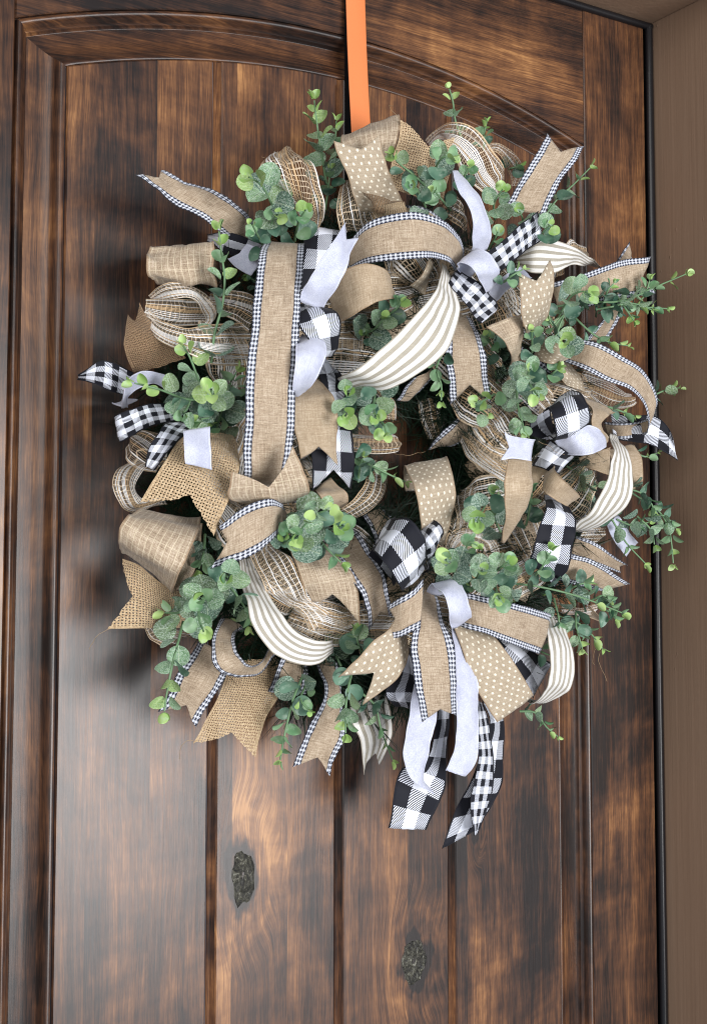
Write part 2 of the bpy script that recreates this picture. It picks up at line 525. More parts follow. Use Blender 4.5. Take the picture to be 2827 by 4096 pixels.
# the moulding and the raised-panel slope: one profile (s inwards from the opening, y into the door)
BEAD = [(0.0, 0.006), (0.0012, 0.006), (0.0014, 0.0012), (0.0026, -0.0010), (0.0045, -0.0014), (0.0066, -0.0004), (0.0084, 0.0022), (0.0096, 0.0056), (0.0100, 0.0082),
        (0.0124, 0.0086), (0.0130, 0.0098), (0.0136, 0.0152), (0.0152, 0.0152)]
SL = OPEN - FIELD
SLOPE = [(0.0148, 0.0146), (0.026, 0.0132), (0.032, 0.0118), (0.0368, 0.0098), (0.0405, 0.0075), (0.0408, 0.0068), (0.0450, 0.0040), (SL - 0.0012, 0.0018), (SL - 0.0006, 0.0060)]


def sweep_v(name, prof, side, mat):
    vs, fs = [], []
    n = len(prof)
    for k in range(25):
        f = k / 24
        for (s, y) in prof:
            x = OPEN - s
            zt = arc_z(x, RAD - s)
            vs.append((side * x, y, PB + (zt - PB) * f))
    for k in range(24):
        for i in range(n - 1):
            q = (k * n + i, k * n + i + 1, (k + 1) * n + i + 1, (k + 1) * n + i)
            fs.append(q if side < 0 else q[::-1])
    return meshobj(name, vs, fs, mat, door)


def sweep_arc(name, prof, mat):
    vs, fs = [], []; n = len(prof); K = 64
    for k in range(K + 1):
        f = -1 + 2 * k / K
        for (s, y) in prof:
            x = (OPEN - s) * f
            vs.append((x, y, arc_z(x, RAD - s)))
    for k in range(K):
        for i in range(n - 1):
            fs.append((k * n + i, k * n + i + 1, (k + 1) * n + i + 1, (k + 1) * n + i))
    return meshobj(name, vs, fs, mat, door)


for sd in (-1, 1):
    sweep_v('bead_moulding', BEAD, sd, MAT['trim_v'])
    sweep_v('panel_slope', SLOPE, sd, MAT['trim_v'])
sweep_arc('arched_bead_moulding', BEAD, MAT['trim_h'])
sweep_arc('arched_panel_slope', SLOPE, MAT['trim_h'])

# four planks with tongue-and-groove channels between them
GRV = 0.0049
edges = [-FIELD, -0.131 * U, 0.0, 0.131 * U, FIELD]
for i in range(4):
    x0 = edges[i] + (GRV if i else 0.0); x1 = edges[i + 1] - (GRV if i < 3 else 0.0)
    b = 0.0014
    out = [(x0, PB), (x1, PB)] + list(reversed(zs(x0, x1, 10, RAD - SL)))
    slab('plank', out, MAT['plank'], depth=0.02, bev=b)
for x in edges[1:4]:                       # floor of each channel
    w = GRV - 0.0003; zt = arc_z(x, RAD - SL)
    prof = [(-w, 0.0014), (-w * 0.45, 0.0040), (w * 0.25, 0.0042), (w, 0.0012)]
    vs = [(x + a, y, z) for z in (PB, zt) for (a, y) in prof]
    meshobj('groove', vs, [(i, i + 1, i + 5, i + 4) for i in range(3)], MAT['groove'], door, smooth=False)

# filled knots standing slightly uneven in their sockets
for kx, kz, rx, rz in KNOTS[:2]:
    vs, fs = [], []
    n = 26
    for ringi, (sc, y) in enumerate(((1.0, 0.0006), (0.93, -0.0012), (0.8, -0.0002), (0.45, -0.0007), (0.0, 0.0002))):
        for i in range(n):
            a = 2 * math.pi * i / n
            wv = 1 + 0.42 * mnoise.noise((math.cos(a) * 1.6 + kx * 40, math.sin(a) * 1.6, kz * 9)) + 0.10 * mnoise.noise((math.cos(a) * 5, math.sin(a) * 5, kz))
            vs.append((kx + rx * 0.92 * sc * wv * math.cos(a), y - 0.0005 * mnoise.noise((a * 2, sc * 5, kz)), kz + rz * 0.92 * sc * wv * math.sin(a)))
    for k in range(4):
        for i in range(n):
            j = (i + 1) % n
            fs.append((k * n + i, k * n + j, (k + 1) * n + j, (k + 1) * n + i))
    meshobj('knot', vs, fs, MAT['knot'], door)

# ------------------------------------------------------------------ door frame
frame = root('door_frame', (0, -0.1, ZBOT), 'taupe painted door frame with black weatherstrip around the wooden door', 'door frame')
XJ = 1.0114 * U + CX; ZJ = 0.5985 * U + CZ; JD = 0.162


def fbox(name, x0, x1, y0, y1, z0, z1, mat, bev=0.0015):
    bm = bmesh.new(); bmesh.ops.create_cube(bm, size=1)
    for v in bm.verts:
        v.co = ((x0 + x1) / 2 + v.co.x * (x1 - x0), (y0 + y1) / 2 + v.co.y * (y1 - y0), (z0 + z1) / 2 + v.co.z * (z1 - z0))
    if bev: bmesh.ops.bevel(bm, geom=bm.edges[:], offset=bev, segments=2, profile=0.6, affect='EDGES')
    me = bpy.data.meshes.new(name); bm.to_mesh(me); bm.free(); me.materials.append(mat)
    o = bpy.data.objects.new(name, me); COL.objects.link(o)
    o.parent = frame; o.matrix_parent_inverse = Matrix.Translation(ORIG['door_frame']).inverted()
    return o


def tube(pts, rad, nseg=8, taper=None):
    vs, fs = [], []
    n = len(pts)
    for i, p in enumerate(pts):
        t = (pts[min(i + 1, n - 1)] - pts[max(i - 1, 0)]).normalized()
        ref = Vector((0, 0, 1)) if abs(t.z) < 0.9 else Vector((1, 0, 0))
        a = t.cross(ref).normalized(); b = t.cross(a)
        r = rad if taper is None else rad * (1 + (taper - 1) * i / max(1, n - 1))
        for k in range(nseg):
            w = 2 * math.pi * k / nseg
            vs.append(p + a * math.cos(w) * r + b * math.sin(w) * r)
    for i in range(n - 1):
        for k in range(nseg):
            j = (k + 1) % nseg
            fs.append((i * nseg + k, i * nseg + j, (i + 1) * nseg + j, (i + 1) * nseg + k))
    return vs, fs


for sd in (1, -1):
    a, b = sorted((sd * XJ, sd * (XJ + 0.11)))
    fbox('side_jamb', a, b, -JD, 0.06, ZBOT, ZJ + 0.11, MAT['paint'])
    a, b = sorted((sd * (HALF - 0.004), sd * (XJ - 0.0003)))
    fbox('rebate', a, b, 0.006, 0.02, ZBOT, ZJ - 0.0005, MAT['void'], 0)
    v, f = tube([Vector((sd * (XJ - 0.0056), -0.0012, ZBOT)), Vector((sd * (XJ - 0.0056), -0.0012, ZJ - 0.0052))], 0.0052, 12)
    meshobj('weatherstrip', v, f, MAT['rubber'], frame)
fbox('head_jamb', -XJ + 0.0005, XJ - 0.0005, -JD, 0.06, ZJ, ZJ + 0.1095, MAT['paint'])
fbox('head_rebate', -XJ + 0.001, XJ - 0.001, 0.0063, 0.0203, ZTOP - 0.006, ZJ - 0.0004, MAT['void'], 0)
v, f = tube([Vector((-XJ + 0.002, -0.0012, ZJ - 0.0050)), Vector((XJ - 0.002, -0.0012, ZJ - 0.0050))], 0.0048, 12)
meshobj('head_weatherstrip', v, f, MAT['rubber'], frame)

# ------------------------------------------------------------------ hanger
hang_top = P('*', 806, 0, 0.004)
hanger = None


def make_hanger():
    st = [(-0.4, 0.0035), (0.0, 0.006), (0.5, 0.011), (1.0, 0.019), (1.5, 0.026)]
    vs, fs, = [], []
    L, R = [], []
    za = ZTOP + 0.001
    ptsl = []
    for y, h in ((-110, 0.004), (0, 0.006), (100, 0.009), (200, 0.013), (300, 0.018), (420, 0.024)):
        c = P('*', 806 + 0.0 * y, y, h)
        xl = P('*', 779 + 0.056 * y, y, h); xr = P('*', 823 + 0.048 * y, y, h)
        ptsl.append((xl.x, xr.x, -h, xl.z))
    zmax = ZTOP + 0.0015
    ptsl = [p for p in ptsl if p[3] < zmax - 0.005]
    x0 = sum(p[0] for p in ptsl) / len(ptsl); x1 = sum(p[1] for p in ptsl) / len(ptsl)
    path = [(0.03, zmax - 0.0), (-0.0036, zmax)] + [(p[2], p[3]) for p in ptsl]
    for (y, z) in path:
        vs += [(x0, y, z), (x0 + 0.0008, y - 0.0003, z), (x1 - 0.0008, y - 0.0003, z), (x1, y, z)]
    for i in range(len(path) - 1):
        for k in range(3):
            fs.append((i * 4 + k, i * 4 + k + 1, i * 4 + 5 + k, i * 4 + 4 + k))
    o = meshobj('wreath_hanger', vs, fs, MAT['orange'])
    m = o.modifiers.new('thick', 'SOLIDIFY'); m.thickness = 0.0016; m.offset = 0
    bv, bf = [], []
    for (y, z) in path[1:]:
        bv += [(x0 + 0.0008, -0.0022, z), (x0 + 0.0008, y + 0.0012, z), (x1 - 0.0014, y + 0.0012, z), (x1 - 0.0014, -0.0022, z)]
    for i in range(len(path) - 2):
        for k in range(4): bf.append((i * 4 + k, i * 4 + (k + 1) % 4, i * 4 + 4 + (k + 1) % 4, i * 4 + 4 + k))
    ORIG[o.name] = Vector((0, 0, 0))
    meshobj('shadow_strip', bv, bf, MAT['strap_shadow'], o, smooth=False)  # added black strip: the strap's shadow on the door, modelled as a solid
    tag(o, 'flat orange metal strap hanging over the door top above the wreath', 'hanger')
    return o


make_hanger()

# ------------------------------------------------------------------ wreath
WC = P('*', 890, 1030, 0.045)
wreath = root('wreath', (WC.x, WC.y, WC.z - 0.33), 'round wreath of tan burlap, black and white checked ribbons and eucalyptus on the wooden door', 'wreath')

NAMES = dict(LG='gingham_edged_ribbon', LN='linen_ribbon', PD='polka_dot_ribbon', WP='windowpane_ribbon', ST='striped_ribbon',
             BC='buffalo_check_ribbon', SG='small_gingham_ribbon', WV='white_velvet_ribbon', BU='burlap_ribbon', BD='brown_burlap_ribbon', ME='mesh_loop')
WID = dict(LG=0.060, LN=0.060, PD=0.060, WP=0.064, ST=0.060, BC=0.060, SG=0.038, WV=0.036, BU=0.064, BD=0.064, ME=0.11)


def cr(p0, p1, p2, p3, t):
    return 0.5 * ((2 * p1) + (p2 - p0) * t + (2 * p0 - 5 * p1 + 4 * p2 - p3) * t * t + (3 * p1 - p0 - 3 * p2 + p3) * t ** 3)


def spline(pts, t):
    """t in 0..1 over the list"""
    n = len(pts) - 1; f = min(max(t, 0), 1) * n; i = min(int(f), n - 1); f -= i
    p1, p2 = pts[i], pts[i + 1]
    p0 = pts[i - 1] if i else p1 * 2 - p2
    p3 = pts[i + 2] if i + 2 <= n else p2 * 2 - p1
    return cr(p0, p1, p2, p3, f)


RC = 0


def rib(kind, crop, st, s=0.0, e=0.0, cup=0.035, tilt=0.0, wave=1.0):
    """a ribbon through cross-sections (left edge x, y, right edge x, y, height[, right height]); s / e: depth of the swallowtail cut at its start / end"""
    global RC
    RC += 1; rg = random.Random(RC * 17 + 3)
    w = WID[kind]; L, R = [], []
    for q in st:
        h = q[4]; hr = q[5] if len(q) > 5 else h
        a, b = P(crop, q[0], q[1], h), P(crop, q[2], q[3], hr)
        d = (a - b).length
        if len(q) < 6 and kind != 'ME' and d < 0.8 * w:
            dl = min(math.sqrt((0.85 * w) ** 2 - min(d, 0.84 * w) ** 2) * 0.30, 0.012) * (tilt if tilt else 0.6)
            a, b = P(crop, q[0], q[1], max(0.012, h + dl)), P(crop, q[2], q[3], max(0.012, h - dl))
        L.append(a); R.append(b)
    seg = len(st) - 1; nv = seg * (9 if kind != 'ME' else 8); 
    us = [0, 0.018, 0.04, 0.06, 0.13, 0.25, 0.38, 0.5, 0.62, 0.75, 0.87, 0.94, 0.96, 0.982, 1] if kind != 'ME' else [i / 12 for i in range(13)]
    if kind in ('BU', 'BD'): us = [i / 36 for i in range(37)]
    nu = len(us)
    jit = [rg.uniform(0, 0.02) if kind in ('BU', 'BD') else rg.uniform(0, 0.004) for _ in us]
    # arc length table of the centre line
    N = 80; cl = [0.0]; prev = (spline(L, 0) + spline(R, 0)) / 2
    for i in range(1, N + 1):
        c = (spline(L, i / N) + spline(R, i / N)) / 2; cl.append(cl[-1] + (c - prev).length); prev = c
    ph = [rg.uniform(0, 6.28) for _ in range(6)]
    off = rg.uniform(0, 3)
    amp = 0.0011 * wave * (1.0 if kind not in ('ME',) else 2.2)
    vs, uvs, fs = [], [], []
    for j in range(nv + 1):
        tj = j / nv
        for k, u in enumerate(us):
            nt = 1 - abs(2 * u - 1)
            t = tj
            lo, hi = s * nt + jit[k], 1 - e * nt - jit[-k]
            t = lo + (hi - lo) * tj
            a, b = spline(L, t), spline(R, t)
            p = a.lerp(b, u)
            dt = (spline(L, min(1, t + .02)).lerp(spline(R, min(1, t + .02)), u) - spline(L, max(0, t - .02)).lerp(spline(R, max(0, t - .02)), u))
            n = dt.cross(b - a)
            if n.length < 1e-9: n = CAMP - p
            n.normalize()
            if n.dot(CAMP - p) < 0: n = -n
            ww = (b - a).length
            i = min(int(t * N), N - 1); sl = cl[i] + (cl[i + 1] - cl[i]) * (t * N - i)
            z = cup * ww * (1 - (2 * u - 1) ** 2)
            z += amp * (math.sin(sl * 95 + ph[0] + u * 2) * (abs(2 * u - 1) ** 1.5) * (1 if u > 0.5 else -1) + 0.8 * math.sin(sl * 47 + ph[1] + 3.1 * u) + 0.5 * math.sin(sl * 150 + ph[2] - 4 * u))
            if kind != 'ME':
                q = p * 34.0
                z += 0.0034 * wave * mnoise.noise((q.x + ph[5], q.y, q.z)) + 0.0013 * wave * mnoise.noise((q.x * 2.7, q.y * 2.7 + ph[5], q.z * 2.7))
            if kind not in ('ME', 'BU', 'BD'):
                if u < 0.03 or u > 0.97: z += 0.0007
            elif kind == 'ME':
                z += 0.0035 * math.sin(u * 14 + ph[3] + 2 * math.sin(sl * 30 + ph[4])) * min(1, ww / 0.06)
            vs.append(p + n * z); uvs.append((u, sl / w + off))
    for j in range(nv):
        for k in range(nu - 1):
            fs.append((j * nu + k, j * nu + k + 1, (j + 1) * nu + k + 1, (j + 1) * nu + k))
    o = meshobj(NAMES[kind], vs, fs, MAT[kind], wreath, uvs)
    if kind not in ('ME', 'BU', 'BD'):
        m = o.modifiers.new('thick', 'SOLIDIFY'); m.thickness = 0.0009 if kind == 'WV' else 0.0006; m.offset = 0
    return o


# ---- deco mesh underlayer
ME = 'ME'
rib(ME, 'A', [(1440, 970, 1560, 995, .07), (1420, 830, 1590, 900, .10), (1300, 700, 1590, 800, .12), (1190, 570, 1540, 660, .12), (1240, 515, 1440, 545, .09), (1300, 520, 1420, 560, .05)], cup=.22)
rib(ME, 'B', [(440, 665, 480, 690, .06), (400, 780, 560, 760, .09), (388, 900, 610, 850, .10), (392, 990, 660, 920, .09)], cup=.2)
rib(ME, 'B', [(955, 420, 1000, 450, .05), (1040, 330, 1060, 420, .07), (1160, 303, 1140, 470, .10), (1300, 375, 1170, 560, .11), (1410, 510, 1230, 650, .11), (1478, 660, 1330, 760, .09), (1440, 740, 1380, 790, .06)], cup=.15)
rib(ME, 'B', [(1340, 440, 1340, 520, .04), (1440, 430, 1400, 500, .05), (1530, 500, 1480, 580, .05), (1570, 600, 1500, 640, .04), (1540, 700, 1500, 720, .03)])
rib(ME, 'B', [(1100, 740, 1060, 880, .05), (1180, 800, 1150, 960, .06), (1220, 950, 1180, 1010, .05)], cup=.2)
rib(ME, 'A', [(470, 1500, 440, 1560, .09), (560, 1570, 520, 1680, .11), (700, 1610, 690, 1770, .12), (860, 1590, 870, 1840, .12), (1060, 1580, 1090, 1860, .10)], cup=.22)
rib(ME, 'A', [(470, 1400, 520, 1440, .08), (560, 1330, 640, 1420, .10), (720, 1325, 740, 1430, .105), (840, 1390, 800, 1500, .10), (890, 1500, 830, 1560, .09), (860, 1590, 740, 1600, .08)], cup=.2)
rib(ME, 'A', [(460, 1420, 430, 1540, .07), (660, 1430, 640, 1600, .075), (900, 1450, 860, 1590, .07)], cup=.1)
rib(ME, 'A', [(890, 1380, 880, 1500, .06), (1020, 1380, 1000, 1560, .08), (1130, 1400, 1100, 1640, .07)], cup=.25)
rib(ME, 'D', [(430, 830, 320, 950, .06), (540, 850, 350, 1060, .075), (600, 900, 500, 1100, .07)], cup=.25)
rib(ME, 'D', [(400, 1010, 480, 1080, .07), (290, 1060, 420, 1110, .085), (238, 1160, 390, 1180, .09), (265, 1270, 410, 1250, .09), (340, 1335, 460, 1280, .085), (600, 1300, 560, 1250, .07)], cup=.15)
rib(ME, 'G', [(435, 665, 520, 640, .05), (480, 730, 600, 670, .055), (560, 780, 780, 700, .05)])
rib(ME, 'G', [(1110, 200, 1290, 130, .09), (1170, 330, 1380, 220, .105), (1230, 440, 1450, 360, .11), (1340, 500, 1480, 450, .10), (1430, 560, 1530, 500, .10), (1500, 690, 1610, 560, .10)], cup=.2)
rib(ME, 'H', [(60, 640, 150, 500, .06), (180, 690, 260, 520, .07), (290, 720, 330, 500, .075)], cup=.2)
rib(ME, 'H', [(240, 700, 260, 500, .075), (400, 690, 400, 560, .08), (560, 620, 540, 540, .07)], cup=.15)
rib(ME, 'G', [(1290, 480, 1320, 400, .08), (1380, 470, 1360, 400, .085), (1420, 430, 1380, 380, .07)], cup=.2)
rib(ME, 'E', [(420, 170, 560, 180, .06), (420, 300, 540, 300, .07), (440, 420, 520, 400, .06)], cup=.25)
rib(ME, 'E', [(480, 850, 480, 965, .07), (620, 860, 620, 982, .085), (740, 855, 750, 975, .09), (782, 900, 770, 940, .08)], cup=.3)
rib(ME, 'E', [(640, 1050, 560, 1080, .06), (722, 1120, 580, 1130, .08), (705, 1240, 560, 1200, .09), (620, 1340, 500, 1260, .09), (500, 1395, 420, 1320, .085), (415, 1360, 400, 1320, .07)], cup=.15)
rib(ME, 'E', [(700, 560, 640, 580, .06), (770, 640, 690, 650, .07), (768, 770, 700, 760, .07)], cup=.25)
rib(ME, 'E', [(910, 640, 1050, 640, .03), (930, 760, 1080, 740, .035), (980, 890, 1100, 850, .03)], cup=.2)
rib(ME, 'E', [(1180, 900, 1240, 850, .06), (1230, 1010, 1330, 900, .08), (1340, 1110, 1430, 940, .09), (1470, 1170, 1490, 960, .09)], cup=.2)
rib(ME, 'E', [(1190, 830, 1260, 760, .05), (1340, 900, 1400, 800, .055), (1500, 880, 1510, 780, .05)], cup=.2)
rib(ME, 'E', [(1140, 1250, 1300, 1230, .06), (1150, 1380, 1290, 1290, .075), (1150, 1510, 1230, 1400, .08)], cup=.25)
rib(ME, 'H', [(1080, 180, 1140, 220, .07), (1110, 60, 1180, 130, .085), (1240, 20, 1240, 100, .09), (1380, 80, 1330, 150, .085), (1440, 200, 1350, 230, .07)], cup=.25)
rib(ME, 'H', [(1060, 60, 1180, -80, .06), (1250, -70, 1300, 50, .07), (1450, -30, 1440, 110, .06)], cup=.25)
rib(ME, 'F', [(560, 570, 600, 480, .06), (700, 610, 720, 490, .075), (840, 640, 800, 500, .07)], cup=.2)
rib(ME, 'F', [(780, 570, 800, 450, .06), (950, 690, 960, 500, .075), (1080, 690, 1040, 560, .08), (1135, 660, 1090, 600, .07)], cup=.2)
rib(ME, 'C', [(600, 1330, 700, 1180, .04), (700, 1060, 740, 1190, .05), (810, 1080, 830, 1190, .04)], cup=.15)
rib(ME, 'C', [(270, 1400, 390, 1390, .07), (300, 1470, 400, 1460, .075), (310, 1550, 410, 1510, .06)], cup=.2)
rib(ME, 'B', [(690, 1190, 860, 1180, .05), (715, 1285, 855, 1270, .055), (740, 1325, 800, 1325, .05)], cup=.3)
rib(ME, 'I', [(640, 490, 660, 570, .04), (780, 530, 780, 580, .045), (905, 500, 890, 570, .04)], cup=.2)
rib(ME, 'I', [(750, 120, 790, 20, .05), (880, 120, 945, 10, .05)], cup=.2)
rib(ME, 'I', [(-40, 260, 60, 100, .05), (120, 300, 200, 60, .06), (330, 260, 390, 0, .055)], cup=.2)
rib(ME, 'D', [(900, 1000, 700, 1050, .06), (1000, 1150, 820, 1240, .07), (1050, 1350, 900, 1420, .06)], cup=.2)
rib(ME, 'E', [(-60, 1060, 180, 1040, .06), (120, 1130, 260, 1080, .07), (200, 1240, 320, 1200, .06)], cup=.2)

rm = random.Random(12)
for i in range(46):                        # mesh curls filling the ring between the ribbons
    a = i / 46 * 2 * math.pi + rm.uniform(-.1, .1); rr = (240, 330, 410)[i % 3] + rm.uniform(-25, 25)
    cx_, cy_ = 885 + rr * .95 * math.cos(a), 1020 + rr * 1.1 * math.sin(a)
    if rr < 300 and abs(cx_ - 905) < 90: continue
    t_ = a + rm.choice((-1, 1)) * rm.uniform(.6, 1.5); l_ = rm.uniform(55, 85); w_ = rm.uniform(38, 60); hb = rm.uniform(.045, .062)
    dx, dy = math.cos(t_), math.sin(t_); st_ = []
    for q, (f_, hh) in enumerate(((-1, -.02), (-.85, .0), (-.3, .018), (.3, .02), (.85, .004), (.95, -.02))):
        x_, y_ = cx_ + dx * l_ * f_, cy_ + dy * l_ * f_; w2 = w_ * (1.15 if q in (2, 3) else .8)
        st_.append((x_ - dy * w2, y_ + dx * w2, x_ + dy * w2, y_ - dx * w2, max(.015, hb + hh)))
    rib(ME, '*', st_, cup=.18)

for i in range(18):                        # short ribbon ends tucked deep between them
    a = i / 18 * 2 * math.pi + rm.uniform(-.15, .15); rr = (270, 350)[i % 2] + rm.uniform(-20, 20)
    cx_, cy_ = 885 + rr * .95 * math.cos(a), 1020 + rr * 1.1 * math.sin(a)
    t_ = a + rm.uniform(-1.2, 1.2); dx, dy = math.cos(t_), math.sin(t_); hb = rm.uniform(.035, .05); st_ = []
    for f_, hh in ((-1, .0), (-.3, .014), (.4, .012), (1, .004)):
        x_, y_ = cx_ + dx * 75 * f_, cy_ + dy * 75 * f_
        st_.append((x_ - dy * 52, y_ + dx * 52, x_ + dy * 52, y_ - dx * 52, hb + hh))
    rib(('LN', 'LG', 'WP', 'LN')[i % 4], '*', st_, e=.2)

# ---- ribbons, back to front
rib('LG', 'A', [(375, 640, 555, 600, .10), (560, 765, 690, 678, .10), (730, 862, 890, 742, .095), (885, 970, 1100, 885, .085), (1010, 1075, 1230, 1010, .06)], s=.10, cup=.08)
rib('WP', 'A', [(600, 1170, 890, 1130, .045), (500, 1118, 885, 1090, .085), (474, 1102, 885, 1083, .10), (449, 1180, 895, 1165, .112), (455, 1262, 900, 1258, .112), (496, 1312, 908, 1338, .10), (560, 1335, 910, 1352, .06)], cup=0, wave=1.8)
rib('WP', 'A', [(500, 1120, 900, 1100, .05), (470, 1200, 900, 1200, .05), (520, 1310, 905, 1330, .05)])
rib('BC', 'A', [(845, 1010, 850, 1050, .06), (985, 1000, 965, 1130, .075), (1200, 1082, 1130, 1165, .08)])
rib('WV', 'A', [(975, 1170, 1090, 1090, .085), (1050, 1235, 1160, 1130, .09), (1130, 1275, 1180, 1190, .09)], s=.1)
rib('LG', 'C', [(580, 366, 814, 448, .10), (480, 540, 732, 580, .105), (390, 690, 640, 712, .10), (300, 862, 545, 880, .085)], s=.2)
rib('LG', 'C', [(1092, 1060, 1112, 1160, .07), (1050, 1130, 1112, 1180, .07), (1010, 1205, 1110, 1210, .06)])
rib('LG', 'C', [(600, 1325, 650, 1530, .08), (800, 1270, 830, 1480, .095), (1020, 1188, 1040, 1432, .10), (1242, 1156, 1258, 1390, .10)], e=.10)
rib('LG', 'F', [(935, 80, 1072, 36, .08), (870, 190, 1015, 160, .08), (840, 260, 950, 260, .07)])
rib('BC', 'F', [(980, 720, 1000, 890, .06), (1130, 732, 1130, 905, .075), (1250, 733, 1225, 920, .085), (1338, 800, 1320, 968, .085), (1375, 890, 1408, 1018, .085)])
rib('ST', 'C', [(400, 1130, 370, 1215, .08), (520, 1038, 480, 1262, .105), (660, 1062, 620, 1252, .105), (800, 1125, 760, 1205, .09), (922, 1222, 890, 1228, .06)])
rib('WP', 'B', [(530, 450, 780, 400, .05), (440, 385, 795, 285, .08), (418, 420, 795, 330, .105), (450, 470, 775, 430, .11), (540, 540, 760, 520, .10)])
rib('BU', 'B', [(800, 275, 1192, 376, .105), (782, 420, 1150, 510, .105), (745, 580, 1100, 690, .10), (720, 720, 1060, 830, .09)], s=.3)
rib('PD', 'B', [(378, 412, 664, 383, .135), (425, 560, 700, 540, .135), (482, 720, 760, 690, .125), (530, 870, 830, 840, .10)], s=.17)
rib('BD', 'B', [(555, 738, 600, 800, .125), (690, 782, 650, 860, .135), (822, 812, 800, 830, .135)], wave=2)
rib('BU', 'B', [(600, 850, 640, 930, .12), (720, 830, 720, 900, .135), (830, 810, 840, 885, .135)])
rib('LG', 'B', [(830, 828, 840, 930, .09), (960, 842, 950, 950, .105), (1075, 925, 1040, 1010, .10)])
rib('WV', 'B', [(1122, 612, 1160, 625, .125), (1148, 715, 1238, 698, .135), (1213, 805, 1315, 790, .145), (1260, 930, 1370, 925, .145), (1262, 1040, 1358, 1040, .135), (1255, 1120, 1335, 1138, .12)], cup=.10)
rib('SG', 'C', [(522, 864, 510, 1060, .12), (350, 993, 410, 1150, .13), (186, 1138, 272, 1260, .125)])
rib('WV', 'C', [(190, 1385, 240, 1445, .11), (290, 1288, 335, 1335, .118), (400, 1222, 470, 1292, .11)])
rib('SG', 'B', [(1100, 1330, 1165, 1235, .125), (1205, 1462, 1300, 1350, .135), (1318, 1586, 1428, 1476, .12)])
rib('WV', 'B', [(1215, 1300, 1310, 1190, .11), (1165, 1225, 1290, 1118, .14), (1215, 1222, 1370, 1148, .155), (1280, 1275, 1418, 1240, .155), (1355, 1395, 1422, 1300, .13)], cup=.08)
# upper left of the ring
rib('BC', 'B', [(180, 985, 450, 1000, .06), (184, 1000, 450, 1010, .085), (180, 1130, 430, 1130, .10), (170, 1280, 400, 1280, .10), (158, 1450, 350, 1440, .09)])
rib('LG', '*', [(612, 560, 692, 565, .06), (600, 548, 688, 552, .10), (584, 580, 684, 580, .14), (569, 720, 677, 720, .165), (556, 860, 668, 870, .17), (549, 1000, 661, 1000, .155), (550, 1075, 648, 1083, .135), (562, 1088, 640, 1092, .09)], wave=.6)
rib('WV', 'B', [(450, 938, 528, 1038, .165), (335, 1105, 470, 1165, .175), (222, 1290, 400, 1315, .17), (162, 1455, 305, 1495, .15)], s=.14, cup=.08)
rib('LN', 'B', [(340, 1340, 390, 1600, .09), (450, 1240, 490, 1540, .125), (585, 1203, 620, 1460, .14), (690, 1240, 725, 1428, .13), (735, 1345, 776, 1440, .105), (680, 1370, 740, 1480, .08), (550, 1420, 590, 1540, .07), (420, 1470, 430, 1590, .06)])
rib('LG', 'B', [(450, 1090, 480, 1240, .10), (600, 935, 620, 1195, .135), (840, 872, 870, 1172, .16), (1020, 905, 1010, 1168, .16), (1145, 985, 1100, 1195, .145), (1200, 1100, 1145, 1255, .12), (1165, 1235, 1110, 1300, .095), (1090, 1300, 1060, 1300, .07)], wave=.6)
rib('PD', 'B', [(985, 1170, 1005, 1230, .10), (930, 1270, 992, 1285, .105), (848, 1335, 952, 1402, .10)])
rib('LG', 'E', [(1110, 60, 1230, 90, .08), (1085, 200, 1288, 210, .10), (1085, 330, 1328, 330, .11), (1100, 480, 1354, 465, .105), (1112, 664, 1374, 658, .09)], e=.16)
rib('LG', 'E', [(880, 500, 1010, 420, .07), (820, 570, 985, 510, .07), (775, 642, 880, 628, .06)])
rib('LG', 'E', [(1210, 690, 1315, 750, .05), (1120, 790, 1255, 870, .055), (1030, 872, 1150, 938, .05), (958, 942, 1050, 940, .045)])
rib('ST', 'E', [(1062, -240, 1082, -215, .10), (1040, -110, 1125, -120, .13), (970, 10, 1172, 60, .155), (800, 190, 1112, 280, .165), (640, 340, 970, 432, .16), (500, 442, 760, 552, .145), (415, 487, 560, 578, .12), (400, 500, 480, 590, .09)], wave=.6)
rib('BC', 'E', [(250, 360, 380, 370, .085), (290, 560, 430, 540, .095), (250, 760, 475, 760, .105), (220, 930, 502, 960, .11), (240, 1222, 492, 1215, .10)], e=.12)
rib('BC', 'E', [(150, 30, 250, 45, .11), (135, 70, 310, 30, .14), (150, 150, 395, 90, .16), (200, 240, 415, 210, .16), (285, 350, 370, 370, .13)])
rib('LN', 'E', [(170, 560, 264, 488, .11), (115, 640, 350, 600, .135), (122, 760, 380, 740, .14), (138, 880, 390, 890, .135), (152, 1010, 388, 1050, .125)], e=.17)
rib('WV', 'E', [(170, 220, 215, 240, .14), (138, 280, 328, 300, .17), (116, 420, 280, 460, .178), (105, 560, 212, 572, .165), (108, 608, 165, 614, .14)], cup=.10)
rib('LN', 'E', [(260, 1210, 350, 1132, .09), (280, 1270, 465, 1230, .105), (380, 1340, 430, 1330, .08)])
rib('LG', 'E', [(100, 1290, 190, 1235, .09), (250, 1350, 340, 1275, .09)])
rib('WP', 'D', [(990, 1096, 1386, 928, .175), (987, 1180, 1440, 1075, .175), (984, 1263, 1496, 1222, .165), (1150, 1295, 1430, 1280, .13)], s=.5)
